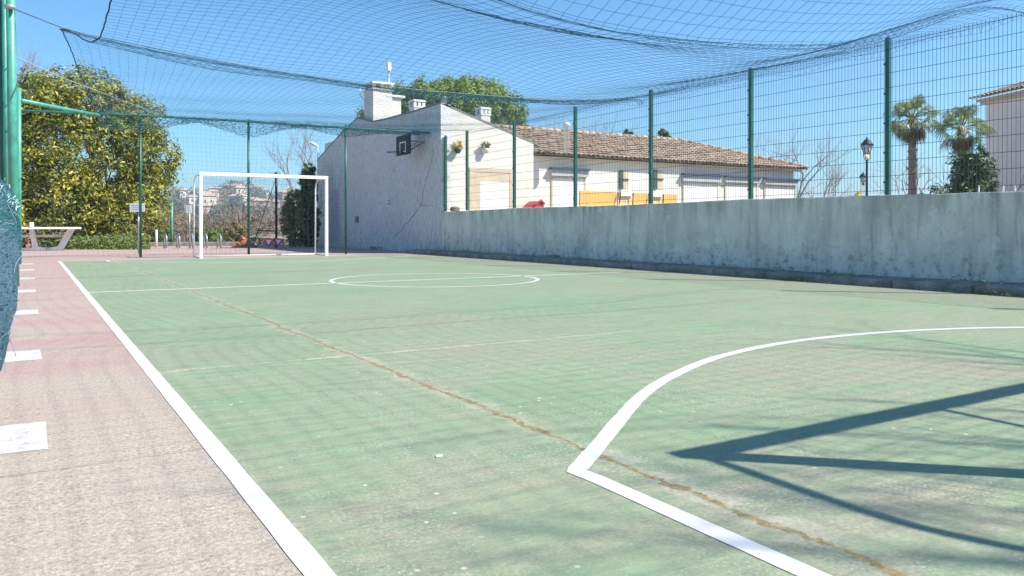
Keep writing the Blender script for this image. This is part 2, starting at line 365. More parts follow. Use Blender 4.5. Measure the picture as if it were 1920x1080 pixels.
# near arc follows the painted points (slightly flattened at its top)
near = [(1.445, 2.0), (1.70, 2.21), (1.96, 2.43), (2.33, 2.73), (2.71, 2.98), (3.26, 3.26), (3.75, 3.42), (4.2, 3.50), (4.7, 3.525), (5.3, 3.47), (5.9, 3.32), (6.4, 3.10), (7.0, 2.75), (7.6, 2.33), (8.05, 2.0)]
def smooth(pts, k=8):
    out = []
    P = [Vector((*p, 0)) if len(p) == 2 else Vector(p) for p in pts]
    for i in range(len(P)-1):
        p0, p1, p2, p3 = P[max(i-1, 0)], P[i], P[i+1], P[min(i+2, len(P)-1)]
        for j in range(k):
            t = j/k; out.append(.5*((2*p1)+(p2-p0)*t+(2*p0-5*p1+4*p2-p3)*t*t+(3*p1-p0-3*p2+p3)*t**3))
    out.append(P[-1]); return out
band('three_point_line', [(1.452, .5+i*.1) for i in range(15)]+[(p.x, p.y) for p in smooth(near)], .064, .0030, M['line'])
far = [(1.46, 19.35), (2.0, 18.85), (2.9, 18.0), (3.9, 17.4), (4.9, 17.2), (5.9, 17.45), (6.9, 18.0), (7.8, 18.6), (8.5, 19.1)]
band('three_point_arc', [(p.x, p.y) for p in smooth(far)], .05, .0022, M['oldline'])
band('three_point_line', [(1.46, 20.0-i*.1) for i in range(8)], .06, .0030, M['line'])
for i, y in enumerate([3.36, 5.49, 8.25, 10.95, 13.6, 16.3, 18.9]):
    m = MB(); x1 = .055; n = 14; vs = []
    for k in range(n+1): vs.append((-.75+(.80+random.uniform(-.006, .006))*k/n, y+.225+random.uniform(-.008, .008), .0015))
    for k in range(n, -1, -1): vs.append((-.75+(.80+random.uniform(-.006, .006))*k/n, y-.225+random.uniform(-.008, .008), .0015))
    m.add(vs, [tuple(range(len(vs)))]); tag(m.build('pavement_stripe', M['stripe']), kind='structure', group='white stripes across the pavement')
# kerb in front of the wall
m = MB(); yy = -7.0
pr = []
while yy < 20.2:
    L = 1.0; e = random.uniform(-.008, .008)
    m.bbox((9.14+e, yy+.004, -.02), (WX-.002, yy+L-.004, .10+random.uniform(-.006, .006)), .02); yy += L
tag(m.build('kerb', M['kerbm']), kind='structure')
# ------------------------------------------------------------------ boundary wall
m = MB(); n = 110; vs = []; y0, y1 = -7, 20.05
for i in range(n+1):
    y = y0+(y1-y0)*i/n; h = 1.19+.012*math.sin(y*.9)+random.uniform(-.004, .004)
    vs += [(WX, y, -.05), (WX, y, h-.015), (WX+.015, y, h), (WX+.185, y, h), (WX+.2, y, h-.015), (WX+.2, y, -.05)]
fs = [(6*i+k, 6*i+(k+1) % 6, 6*i+6+(k+1) % 6, 6*i+6+k) for i in range(n) for k in range(6)]+[(0, 1, 2, 3, 4, 5), tuple(6*n+k for k in range(6))]
m.add(vs, fs)
tag(m.build('boundary_wall', M['plaster']), 'long low grey plastered wall with dark streaks along the court', 'wall')
# ------------------------------------------------------------------ wire mesh fence on the wall
FT = 3.26; fx = WX+.1
fe = empty('mesh_fence', (0, 0, 0), 'tall green welded wire fence standing on the grey plastered wall', 'fence')
py_ = [20.0, 18.72, 16.3, 13.8, 11.38, 8.97, 6.57, 4.17, 1.77, -.63, -3.03]
for i, y in enumerate(py_):
    m = MB(); m.bbox((fx-.032, y-.032, 1.19), (fx+.032, y+.032, FT+.06), .006)
    for z in (1.35, 1.75, 2.15, 2.55, 2.95): m.box((fx-.042, y-.042, z), (fx-.033, y+.042, z+.025))
    p = m.build('post', M['greenpost'], fe)
    b = MB()
    b.box((fx-.0345, y+.012, 1.3), (fx-.0325, y+.020, 3.2)); b.build('clip_rail', M['galvdull'], p)
for a, b in zip(py_[1:], py_[:-1]):
    m = MB(); lo, hi = a+.035, b-.035; k = int((hi-lo)/.05)
    for i in range(k+1):
        y = lo+(hi-lo)*i/k; dx = random.uniform(-.002, .002)
        m.tube([(fx-.036+dx, y, 1.215), (fx-.036, y, FT+.015)], 0.0031, 3, False, False)
    nz = 10
    for j in range(nz+1):
        z = 1.25+(FT-1.28)*j/nz; m.tube([(fx-.041, lo, z), (fx-.041, hi, z)], .0036, 3, False, False)
    m.build('mesh_panel', M['fencewire'], fe, fix=False)
# ------------------------------------------------------------------ net enclosure at the far end
FZ = 3.52; FY = 21.65
def fyy(x): return FY - .13*max(0, x-2.3)*.6
ne = empty('net_fence', (0, 0, 0), 'green pole fence with fine netting behind the far goal', 'fence')
for x in (2.33, 4.9, 7.48):
    MB().tube([(x, fyy(x), -.02), (x, fyy(x), FZ+.06)], .032, 10).build('post', M['greenpost'], ne)
MB().bbox((9.70, 20.45, .0), (9.76, 20.51, FZ), .006).build('post', M['greenpost'], ne) if False else None
MB().tube([(-1.6, FY+.02, FZ-.1), (1.35, fyy(1.4), FZ-.03), (2.33, fyy(2.33)-.03, FZ), (4.9, fyy(4.9)-.03, FZ), (7.48, fyy(7.48)-.03, FZ-.02), (9.8, 20.7, FZ-.07)], .028, 8).build('top_bar', M['greenmid'], ne)
MB().tube([at(41, 16, None, 189), at(186, 19.2, None, 217)], .045, 8).build('corner_bar', M['greenpale'], ne)
pp = at(36, 16, 0)
MB().tube([pp, (pp.x, pp.y, CAM_H+260/FPX*16)], .045, 10).build('post', M['greenpale'], ne)
def netgrid(m, P, r, n=3, rr=None):
    """P[i][j] points; strands along both directions"""
    for row in P: m.tube(row, r, n, False, False)
    for j in range(len(P[0])): m.tube([P[i][j] for i in range(len(P))], r, n, False, False)
m = MB(); P = []
for i in range(80):
    x = -1.4+8.88*i/79; row = []
    for j in range(31):
        z = .05+(FZ-.1)*j/30
        sl = .10*math.sin(math.pi*j/30)*(.6+.4*math.sin(x*2.1))
        row.append((x+.02*math.sin(z*4+x*3)+random.uniform(-.008, .008), fyy(x)+.05+sl, z+.02*math.sin(x*2.3)+random.uniform(-.008, .008)))
    P.append(row)
netgrid(m, P, .0013); m.build('net', M['netdark'], ne, fix=False)
# bunched curtain under the top bar
m = MB(); P = []
for i in range(300):
    x = 1.42+8.2*i/299
    dist = min(abs(x-q) for q in (2.33, 4.9, 7.48)); hang = .12+.30*math.exp(-(dist/.75)**2)*(1 if x < 6 else .55)
    if x < 2.4: hang = .42
    row = []
    for j in range(13):
        t = j/12; row.append((x+random.uniform(-.05, .05), fyy(x)-.04+random.uniform(-.06, .06)-.04*math.sin(x*9), FZ+.02-hang*t+random.uniform(-.025, .025)))
    P.append(row)
netgrid(m, P, .0034); m.build('gathered_net', M['netgreen'], ne, fix=False)
# ------------------------------------------------------------------ roof net
XK = [.2, .66, 2.4, 4.5, 6.3, 7.6, 9.0, 9.85]
YK = [-1.6, 1.5, 3.3, 4.7, 6.4, 8.3, 10.3, 11.5, 16.5, 21.65]
ZT = [[3.3, 3.3, 3.1, 3.0, 3.05, 3.1, 3.2, 3.2],
      [3.3, 3.3, 3.05, 2.95, 3.0, 3.1, 3.2, 3.18],
      [3.35, 3.30, 3.05, 3.02, 3.02, 3.04, 3.16, 3.16],
      [3.3, 3.2, 2.40, 2.29, 2.48, 2.82, 3.2, 3.24],
      [3.2, 3.12, 2.80, 2.66, 2.52, 2.70, 3.02, 3.16],
      [3.0, 2.93, 2.95, 2.84, 2.62, 2.74, 3.02, 3.15],
      [2.92, 2.86, 2.70, 2.63, 2.64, 2.74, 2.98, 3.14],
      [3.26, 3.19, 3.02, 2.91, 2.92, 2.95, 3.07, 3.16],
      [3.40, 3.36, 3.24, 3.14, 3.10, 3.10, 3.16, 3.20],
      [3.50, 3.50, 3.52, 3.52, 3.50, 3.50, 3.46, 3.46]]
def cr(ks, vs_, t):
    n = len(ks); i = max(0, min(n-2, next((k for k in range(n-1) if t < ks[k+1]), n-2)))
    h = ks[i+1]-ks[i]; s = (t-ks[i])/h
    def sl(k):
        if k == 0: return (vs_[1]-vs_[0])/(ks[1]-ks[0])
        if k == n-1: return (vs_[-1]-vs_[-2])/(ks[-1]-ks[-2])
        return (vs_[k+1]-vs_[k-1])/(ks[k+1]-ks[k-1])
    a, b = sl(i)*h, sl(i+1)*h
    return (2*s**3-3*s*s+1)*vs_[i]+(s**3-2*s*s+s)*a+(-2*s**3+3*s*s)*vs_[i+1]+(s**3-s*s)*b
def roofz(x, y):
    z = cr(YK, [cr(XK, row, x) for row in ZT], y)
    z += .02*math.sin(x*2.1+y*.7)*math.sin(y*1.3+1)
    return z
rn = empty('roof_net', (5, 10, 3.2), 'blue green netting sagging overhead across the whole court', 'net')
def U(p): return Vector(p)-Vector((5, 10, 3.2))
def panel(ylist, xl, fold):
    P = []
    for y in ylist:
        x0 = xl(y); L = 9.72-x0; n = 74; row = []
        xs_ = [x0+L*i/n for i in range(n+1)]+[9.76, 9.80, 9.84, 9.86]
        for i, x in enumerate(xs_):
            z = roofz(x, y); sag = 0
            for (yc, wd, dp) in fold:
                sag += dp(x)*min(1, max(0, (x-.5)/1.2))*math.exp(-((y-yc)/wd)**2)
            ed = .07*math.exp(-((x-9.80)/.035)**2)*(1+.5*math.sin(y*5))
            row.append(U((x+random.uniform(-.005, .005), y+random.uniform(-.005, .005)+.03*math.sin(x*1.9+y), z-sag-ed+random.uniform(-.004, .004))))
        P.append(row)
    return P
def ysamp(a, b, step, dense):
    out = []; y = a
    while y < b:
        out.append(y); d = step
        for c_, wd in dense:
            if abs(y-c_) < wd: d = .022
        y += d
    return out+[b]
f2 = lambda x: .02+.08*math.exp(-((x-7.4)/2.0)**2)+.04*math.exp(-((x-4.7)/1.4)**2)
f1 = lambda x: .02+.012*math.sin(x*1.3)
PA = panel(ysamp(-1.6, 11.5, .118, [(4.7, .11), (11.42, .10), (3.75, .05)]), lambda y: .66-.34*max(0, min(1, (y-9.9)/1.6))**1.5, [(4.7, .055, f2), (11.42, .06, f1), (3.75, .04, lambda x: .04)])
m = MB(); netgrid(m, PA, .0016); m.build('net_panel', M['net'], rn, fix=False)
PB = panel(ysamp(11.5, 21.6, .125, [(11.55, .06)]), lambda y: .34+(y-11.5)*.103, [(11.55, .05, f1)])
m = MB(); netgrid(m, PB, .0016); m.build('net_panel', M['net'], rn, fix=False)
for Q in (PA, PB): m = MB(); m.tube([r[0] for r in Q], .008, 5, True); m.build('edge_rope', M['rope'], rn, fix=False)
# cables
gp = at(22, 10.1, 0)
cb = MB(); cpts = [Vector((gp.x, gp.y, CAM_H+410/FPX*10.1)), Vector((.34, 11.5, roofz(.34, 11.5)+.03))]+[Vector((x, 11.5, roofz(x, 11.5)+.02)) for x in [.6+.45*i for i in range(21)]]
cb.tube(cpts, .006, 5); tag(cb.build('support_cable', M['steelcable']), 'thin steel cable strung from the left posts across under the roof net', 'cable')
cb = MB(); cb.tube([at(20, 10.1, None, 103), at(120, 13.3, None, 147), at(292, 19.4, None, 212)], .008, 5)
tag(cb.build('guy_rope', M['paler']), 'pale rope slanting down past the yellow green tree', 'rope')
# ------------------------------------------------------------------ green posts and gathered net at left
a = at(23, 10.1, 0); b = at(20, 10.1, 4.6)
g1 = empty('green_post', (a.x, a.y, 0), 'thick pale green steel post at the left edge, nearer the court', 'post', 'green posts at the left edge')
l = lambda p, o: (p[0]-o.x, p[1]-o.y, p[2])
aa = at(27, 10.1, 0); m = MB(); m.tube([l(aa, a), l(b, a)], .055, 14); m.build('shaft', M['greenpale'], g1)
m = MB(); m.tube([l(at(20.3, 10, CAM_H+408/FPX*10), a), l(at(20.3, 10, CAM_H+414/FPX*10), a)], .066, 14); m.build('collar', M['galv'], g1)
a2 = at(9, 10.4, 0)
g2 = empty('green_post', (a2.x, a2.y, 0), 'thinner green steel post directly left of the thick pale green post', 'post', 'green posts at the left edge')
m = MB(); m.tube([(.03, 0, 0), (0, 0, 4.7)], .036, 12); m.build('shaft', M['greenpale'], g2)
a3 = at(0, 10.2, 0); m = MB(); m.tube([(.03, 0, 0), (0, 0, 4.7)], .036, 12); g3 = empty('green_post', (a3.x, a3.y, 0), 'dark green steel post cut off by the left frame edge', 'post', 'green posts at the left edge'); m.build('shaft', M['greenpost'], g3)
# net bundle
g = NG('bundled_net'); dg = g.mapv((1, 1, 1), (0, 0, .6)); c = g.mix(g.ramp(g.noise(5, 5, .7), .35, .65), (.07, .16, .24), (.17, .30, .40))
c = g.mix(g.ramp(g.noise(3.1, 4, .6), .52, .62), c, (.03, .20, .19)); c = g.mix(g.math('MULTIPLY', g.ramp(g.noise(160, 3, .8), .52, .68), .6), c, (.36, .48, .56)); c = g.mix(g.math('MULTIPLY', g.ramp(g.noise(60, 3, .8), .45, .35), .8), c, (.01, .04, .05))
g.bump(g.noise(60, 5, .8), 1, .03); M['bundle'] = g.fin(c, .95, 0, .1)
bd = 2.6; NB = empty('net_bundle', at(-84, bd, 0), 'bunched blue green netting hanging at the left edge close to the camera', 'net')
sil = [(250, 60), (300, 66), (335, 70), (350, 82), (372, 92), (392, 97), (430, 100), (480, 101), (540, 100), (590, 96), (630, 86), (660, 76), (700, 66), (740, 56), (800, 50), (868, 46)]
m = MB(); vs = []; nn_ = 28
def bundle_pt(py, rad, k, jit=1):
    a = 2*math.pi*k/nn_; rr = rad*bd/FPX*(1+jit*(.05*math.sin(5*a+py*.02)+.045*math.sin(9*a-py*.035)))
    z = CAM_H+(425-py)/FPX*bd
    return Vector((rr*math.cos(a), rr*math.sin(a), z))
rows = []
for i in range(len(sil)-1):
    for t in range(4):
        q = t/4; rows.append((sil[i][0]*(1-q)+sil[i+1][0]*q, sil[i][1]*(1-q)+sil[i+1][1]*q+random.uniform(-1.5, 1.5)))
for py, rd in rows:
    for k in range(nn_): vs.append(bundle_pt(py, rd, k))
fs = [(i*nn_+k, i*nn_+(k+1) % nn_, (i+1)*nn_+(k+1) % nn_, (i+1)*nn_+k) for i in range(len(rows)-1) for k in range(nn_)]+[tuple(range(nn_))]
m.add(vs, fs, True); m.build('folded_net', M['bundle'], NB)
m = MB()
for k in range(210):
    i = random.randrange(4, len(rows)-8); py, rd = rows[i]; ph = random.uniform(0, nn_); pts = []; dl = random.choice((-1, 1))*random.uniform(.05, .4); dp = random.uniform(-4, 7)
    for s in range(9): pts.append(bundle_pt(py+dp*s, rd*(1.004+random.uniform(-.006, .012)), ph+dl*s))
    m.tube(pts, .0011, 3, False, False)
m.build('stitching', M['netgrey'], NB, fix=False)
m = MB()
for k in range(90):
    py = 335+60*random.random(); pts = []; ph = random.uniform(-4, 9); q = (py-335)/60; rd = 72+24*q; o_ = random.uniform(-1, 1)
    for s in range(5): pts.append(bundle_pt(py-2.2*s+random.uniform(-2, 2), rd*(1+.012*s), ph+o_*.25*s))
    m.tube(pts, .0014, 3, False, False)
m.build('frayed_edge', M['fray'], NB, fix=False)
# ------------------------------------------------------------------ goals
def goal(x, y, sgn, label, ragged):
    t = empty('goal', (x, y, 0), label, 'goal', 'white goals')
    hw, H = 1.54, 2.07
    for s in (-1, 1):
        MB().bbox((s*hw-.039, -.039, 0), (s*hw+.039, .039, H-.085), .006).build('post', M['whitemetal'], t)
        pts = [(s*hw, .05*sgn, H-.06)]+[(s*hw, sgn*(.62+.30*math.sin(a*math.pi/16)), H-.36+.30*math.cos(a*math.pi/16)) for a in range(9)]+[(s*hw, sgn*.94, .03)]
        f = MB(); f.tube(pts, .021, 8); f.tube([(s*hw, sgn*.94, .022), (s*hw, .05*sgn, .022)], .018, 6); f.build('rear_frame', M['whitemetal'], t)
    MB().bbox((-hw-.042, -.041, H-.08), (hw+.042, .041, H), .006).build('crossbar', M['whitemetal'], t)
    MB().tube([(-hw, sgn*.935, .022), (hw, sgn*.935, .022)], .016, 6).build('ground_bar', M['whitemetal'], t)
    MB().tube([(-.2, .04*sgn, H-.05), (-.22, .5*sgn, H-.06), (-.24, .72*sgn, H-.3)], .018, 6).build('top_brace', M['whitemetal'], t)
    m = MB()
    for i in range(32):
        xx = -hw+2*hw*i/31
        m.tube([(xx+.04*math.sin(q*3+i), sgn*(.9*min(1, q*1.4)+.05), H-.1-(H-.15)*max(0, (q-.25)/.75)-.12*math.sin(math.pi*min(1, q*2))) for q in [k/16 for k in range(17)]], .0016, 3, False, False)
    for j in range(20):
        q = j/19
        m.tube([(-hw+2*hw*i/20, sgn*(.9*min(1, q*1.4)+.05), H-.1-(H-.15)*max(0, (q-.25)/.75)-.12*math.sin(math.pi*min(1, q*2))-.03*math.sin(i*1.1)) for i in range(21)], .0016, 3, False, False)
    if ragged: m.build('net', M['netdark'], t, fix=False)
    return t
goal(5.02, YE+.06, 1, 'white metal goal in front of the far netting', True)
goal(4.85, .60, -1, 'white metal goal at the camera end whose shadow lies on the court', True)
# ------------------------------------------------------------------ white house with the grey gable wall
HX, HY = WX-.02, 20.06
hs = empty('gable_house', (HX, HY, 0), 'white house with rough grey side wall and chimneys beside the court', 'house')
prof = [(20.06, 4.20), (22, 4.19), (24, 4.21), (25.2, 4.26), (26.7, 4.56), (28.2, 4.25), (31.3, 3.40)]
m = MB(); L0 = lambda x, y, z: (x-HX, y-HY, z)
poly = [L0(HX, 20.06, -.05)]+[L0(HX, 31.3, -.05)]+[L0(HX, y, z) for y, z in reversed(prof)]
m.prism(poly, (.3, 0, 0)); m.build('side_wall', M['gable'], hs)
m = MB(); xr = 12.92
m.prism([L0(HX+.302, 20.062, 0), L0(xr, 20.062, 0), L0(xr, 20.062, 3.24), L0(HX+.302, 20.062, 4.10)], (0, 11.2, 0)); m.build('front_wall', M['white'], hs)
m = MB(); 
for i in range(6):
    (ya, za), (yb, zb) = prof[i], prof[i+1]
    m.add([L0(HX-.0, ya, za), L0(HX-.0, yb, zb), L0(xr+.25, yb, zb-1.02), L0(xr+.25, ya, za-1.02), L0(HX-.0, ya, za+.06), L0(HX-.0, yb, zb+.06), L0(xr+.25, yb, zb-.96), L0(xr+.25, ya, za-.96)], [(0,1,2,3),(4,7,6,5),(0,4,5,1),(3,2,6,7),(0,3,7,4),(1,5,6,2)])
m.build('roof', M['kerbm'], hs)
# garage door in a recess
m = MB(); gx0, gx1, gz = 10.78-HX, 12.1-HX, 2.34
m.box((gx0-.05, -.03, .2), (gx0+.04, .0, gz)); m.box((gx1-.04, -.03, .2), (gx1+.05, .0, gz)); m.box((gx0-.05, -.03, gz), (gx1+.05, .0, gz+.12)); m.build('door_surround', M['cream'], hs)
m = MB(); m.box((gx0+.3, -.02, .2), (gx1-.05, -.004, gz-.28)); m.build('garage_door', M['curtain'], hs)
m = MB(); m.box((gx0+.04, -.018, gz-.28), (gx1-.04, -.004, gz)); m.box((gx0+.04, -.018, .2), (gx0+.3, -.004, gz-.28)); m.build('door_recess', M['cream'], hs)
def dP(p): return Vector(p)-Vector((HX, HY, 0))
def chimney(px, d, pytop, pybot, wpx, capk, pots=True, wy=None):
    c = dP(at(px, d, 0)); z1 = CAM_H+(425-pytop)/FPX*d; z0 = CAM_H+(425-pybot)/FPX*d-.6; hw = wpx/FPX*d/2; hy = wy or hw
    rot = Matrix.Translation((c.x, c.y, 0))
    m = MB(); m.bbox((-hw, -hy, z0), (hw, hy, z1-.22), .012, rot); ch = m.build('chimney', M['white'], hs)
    m = MB(); m.bbox((-hw*1.18, -hy*1.18, z1-.06), (hw*1.18, hy*1.18, z1), .015, rot)
    m.bbox((-hw*1.1, -hy*1.1, z1-.26), (hw*1.1, hy*1.1, z1-.22), .01, rot)
    for sx in (-.8, 0, .8):
        for sy in (-.8, .8): m.box((sx*hw-.05, sy*hy-.05, z1-.22), (sx*hw+.05, sy*hy+.05, z1-.06), rot)
    m.build('cap', M['concrete'], ch); return ch
chimney(709, 27.5, 158, 228, 38, 1, True, .42)
# lower shoulder of the big chimney
c = dP(at(734, 27.7, 0)); m = MB(); rot = Matrix.Translation((c.x, c.y, 0)); m.bbox((-.24, -.3, 3.6), (.24, .3, CAM_H+(425-186)/FPX*27.7), .015, rot); ch = m.build('chimney', M['white'], hs); m = MB(); z = CAM_H+(425-184)/FPX*27.7; m.bbox((-.34, -.38, z-.02), (.36, .38, z+.05), .01, rot); m.build('cap', M['concrete'], ch)
chimney(782, 26.5, 189, 212, 22, 1); chimney(906, 26, 203, 226, 20, 1)
c = dP(at(833, 22.8, 0)); z = CAM_H+(425-181)/FPX*22.8; m = MB(); m.lathe([(.07, z-.5), (.07, z-.06), (.085, z-.05), (.085, z-.02), (.06, z)], (c.x, c.y, 0), 12); m.build('flue', M['galv'], hs)
# dark cracks and old door in the side wall
m = MB()
def wp(px, py): # point on the side wall
    t = (px-960)/FPX; s, c = math.sin(YAW), math.cos(YAW); d = HX/(s+t*c); q = at(px, d, None, py); return Vector((-.004, q.y-HY, q.z))
def crack(pts, r=.011):
    P = []
    for i in range(len(pts)-1):
        for k in range(5):
            q = k/5; P.append(wp(pts[i][0]*(1-q)+pts[i+1][0]*q+random.uniform(-1.2, 1.2), pts[i][1]*(1-q)+pts[i+1][1]*q+random.uniform(-1, 1)))
    P.append(wp(*pts[-1])); vs = []
    for i, p in enumerate(P):
        t = (P[min(i+1, len(P)-1)]-P[max(i-1, 0)]).normalized(); nn = Vector((0, -t.z, t.y))*r*random.uniform(.5, 1.3); vs += [p+nn, p-nn]
    m.add(vs, [(2*i, 2*i+1, 2*i+3, 2*i+2) for i in range(len(P)-1)])
crack([(815, 278), (808, 310), (796, 345), (790, 385), (775, 405), (757, 425), (740, 445)]); crack([(788, 385), (812, 386)], .006); crack([(782, 372), (788, 385)], .006)
m.build('wall_crack', M['ink'], hs)
m = MB(); a, b = wp(625, 355), wp(636, 452); m.prism([(-.006, a.y, b.z), (-.006, b.y, b.z), (-.006, b.y, a.z), (-.006, a.y, a.z)], (-.02, 0, 0)); m.build('side_door', simple('grey_door', (.52, .50, .53), .06, 3, .8), hs)
m = MB(); a = wp(671, 411); m.bbox((-.07, a.y-.10, a.z-.12), (-.001, a.y+.10, a.z+.10), .012); m.build('meter_box', simple('meter_box_grey', (.22, .22, .23), .2, 5, .6), hs)
# ------------------------------------------------------------------ basketball backboard on the side wall
zb = 3.14; bx, by = 9.30, 21.45
bh = empty('basketball_hoop', (HX, by, zb), 'black basketball backboard with white square on the rough grey wall', 'basketball hoop')
ox = bx-HX
m = MB(); m.bbox((ox-.02, -.50, -.29), (ox+.02, .50, .29), .012); m.build('backboard', M['black'], bh)
m = MB()
for (y0_, y1_, z0_, z1_) in ((-.22, .22, .06, .095), (-.22, .22, -.215, -.18), (-.22, -.18, -.18, .06), (.18, .22, -.18, .06)): m.box((ox-.028, y0_, z0_), (ox-.022, y1_, z1_))
m.build('target_square', M['whitemetal'], bh)
m = MB(); m.tube([(ox-.27+.225*math.cos(k*math.pi/16), .225*math.sin(k*math.pi/16), -.22) for k in range(33)], .010, 6); m.box((ox-.06, -.06, -.25), (ox-.022, .06, -.16)); m.build('rim', M['iron'], bh)
for sy in (-.3, .3): m = MB(); m.tube([(ox+.02, sy, -.2), (0, sy, .1), (ox+.02, sy, .1)], .018, 6); m.build('bracket', M['iron'], bh)
# notice on the wall
a = wp(725, 371); b = wp(736, 388); nb = empty('notice', (HX, (a.y+b.y)/2+HY, (a.z+b.z)/2), 'small white paper notice stuck on the rough grey wall', 'notice')
hy, hz = abs(a.y-b.y)/2, abs(a.z-b.z)/2; MB().box((-.014, -hy, -hz), (-.008, hy, hz)).build('paper', M['paper'], nb)
for k in range(5): m = MB(); m.box((-.0165, -hy*.8, hz*(.7-k*.33)), (-.0145, hy*(.8 if k % 2 else .4), hz*(.7-k*.33)+.02)); m.build('print_line', M['ink'], nb)
# security camera on a pole above the wall end
c = at(596, 31.9, 0); z = CAM_H+(425-272)/FPX*31.9
sc_ = empty('security_camera', (c.x, c.y, 3.4), 'white security camera on a short pole at the end of the grey wall', 'camera')
sc_.scale = (.7, .7, 1)
MB().tube([(0, 0, -.6), (0, 0, z-3.35)], .02, 8).build('pole', M['galv'], sc_)
m = MB(); m.tube([(-.42, 0, z-3.32), (-.16, 0, z-3.4), (0, 0, z-3.42)], [.06, .06, .04], 8); m.build('camera_body', M['whitemetal'], sc_)
m = MB(); m.tube([(0, 0, z-3.7), (.3, 0, z-3.95), (.1, 0, z-4.0)], .022, 6); m.build('bracket', M['whitemetal'], sc_)
# antenna on the chimney
c = at(729, 27.3, 0); an = empty('antenna', (c.x, c.y, 4.6), 'slim pole antenna with white box on the big chimney', 'antenna')
z1 = CAM_H+(425-117)/FPX*27.3-4.6; z2 = CAM_H+(425-133)/FPX*27.3-4.6
MB().tube([(0, 0, -.1), (0, 0, z2)], .028, 6).build('mast', M['galv'], an)
MB().bbox((-.07, -.07, z2), (.07, .07, z1), .015).build('antenna_box', M['whitemetal'], an)
m = MB()
for k in range(3): m.tube([(-.2, 0, .1+k*.22), (0, 0, .1+k*.22)], .014, 5)
m.tube([(-.2, 0, .0), (-.2, 0, .6)], .014, 5); m.build('bracket', M['galv'], an)
c = at(676, 27.3, 0); hk = MB(); z = CAM_H+(425-186)/FPX*27.3; hk.tube([(c.x+.35, c.y, z), (c.x+.1, c.y, z+.02), (c.x, c.y, z+.12), (c.x-.02, c.y, z+.36)], .022, 6)
tag(hk.build('pipe_hook', M['whitemetal']), 'thin curved pipe sticking out of the big chimney', 'pipe')
# ------------------------------------------------------------------ leaves
def leaf(m, c, n, s, up=None):
    t = n.orthogonal().normalized(); t = (Matrix.Rotation(random.uniform(0, 6.28), 3, n) @ t); b = n.cross(t)
    w_ = s*random.uniform(.32, .5); l_ = s*random.uniform(.75, 1.2); k = len(m.v)
    m.v += [tuple(c-t*l_*.5), tuple(c+b*w_*.5+n*w_*.18), tuple(c+t*l_*.5), tuple(c-b*w_*.5+n*w_*.18)]
    m.f.append([k, k+1, k+2, k+3]); m.sm.append(False)
def rdir():
    while True:
        v = Vector((random.uniform(-1, 1), random.uniform(-1, 1), random.uniform(-1, 1)))
        if .05 < v.length < 1: return v.normalized()
def crown(name, mat, parent, blobs, nclump, per, crad, size, floor=None, fill=.25, up=.45):
    """clumps of leaves spread over the shells of several ellipsoids"""
    m = MB(); tot = sum(b[1][0]*b[1][2] for b in blobs)
    for (c, r) in blobs:
        c = Vector(c); nb_ = max(2, int(nclump*r[0]*r[2]/tot))
        for k in range(nb_):
            d = rdir(); q = random.uniform(.80, 1.08) if random.random() > fill else random.uniform(.3, .8)
            cc = c+Vector((d.x*r[0], d.y*r[1], d.z*r[2]))*q
            if floor is not None and cc.z < floor: cc.z = floor+random.uniform(0, .4)
            cr_ = crad*random.uniform(.55, 1.25)
            for j in range(per):
                e = rdir()*cr_*random.random()**.5; p = cc+e
                if floor is not None and p.z < floor: continue
                n = (e.normalized()*.6+d*.5+Vector((0, 0, up))+rdir()*.7).normalized(); leaf(m, p, n, size*random.uniform(.6, 1.3))
    return m.build(name, mat, parent, fix=False)
def branch(m, p, d, L, r, dep, spread=.5, nch=(2, 3), up=.15, ns=5):
    pts = [p]; q = Vector(p); dd = Vector(d); k = 4
    for i in range(k):
        dd = (dd+rdir()*.16+Vector((0, 0, up*.25))).normalized(); q = q+dd*L/k; pts.append(q.copy())
    m.tube(pts, [r*(1-.45*i/k) for i in range(k+1)], ns if dep > 1 else 3, False)
    if dep <= 0: return
    for c in range(random.randint(*nch)):
        nd = (dd+rdir()*spread+Vector((0, 0, up))).normalized(); s = random.choice(pts[2:]) if c else q
        branch(m, s, nd, L*random.uniform(.58, .82), r*.55, dep-1, spread, nch, up, ns)
def bare_tree(loc, H, label, mat, group=None, dep=5, spread=.65, r=None, nch=(2, 3), name='bare_tree'):
    t = empty(name, loc, label, 'tree', group); tr = MB(); h0 = H*.28; r = r or H*.016
    tr.tube([(0, 0, -.3), (H*.01, 0, h0*.5), (0, H*.01, h0)], [r*1.25, r, r*.85], 8, False); tr.build('trunk', mat, t)
    m = MB()
    for k in range(4): branch(m, Vector((0, H*.01, h0*random.uniform(.8, 1))), (rdir()*.55+Vector((0, 0, .8))).normalized(), H*.27, r*.62, dep-1, spread, nch)
    m.build('crown', mat, t, fix=False); return t
# yellow-green broadleaf tree behind the far left corner
c = at(165, 29.6, 0); T = empty('laurel_tree', c, 'big dense yellow green evergreen tree behind the far left corner', 'tree')
blobs = [((-.3, 0, 3.1), (2.7, 2.4, 2.6)), ((-1.6, 0, 4.5), (1.5, 1.5, 1.2)), ((-.2, 0, 4.9), (1.7, 1.6, 1.15)), ((1.2, 0, 4.2), (1.2, 1.3, 1.1)), ((1.9, 0, 2.9), (1.05, 1.2, 1.2)), ((1.5, -.2, 1.6), (1.1, 1.2, 1.2)), ((-2.4, 0, 2.8), (1.3, 1.4, 2.3)), ((2.55, 0, 2.95), (.42, .5, .35)), ((.6, -.8, 1.1), (1.6, 1.3, 1.2)), ((-1.2, -.8, 1.6), (1.8, 1.5, 1.7))]
crown('crown', M['mag'], T, blobs, 1950, 30, .33, .15, .05, .27); T.scale = (1.10, 1.10, 1.10)
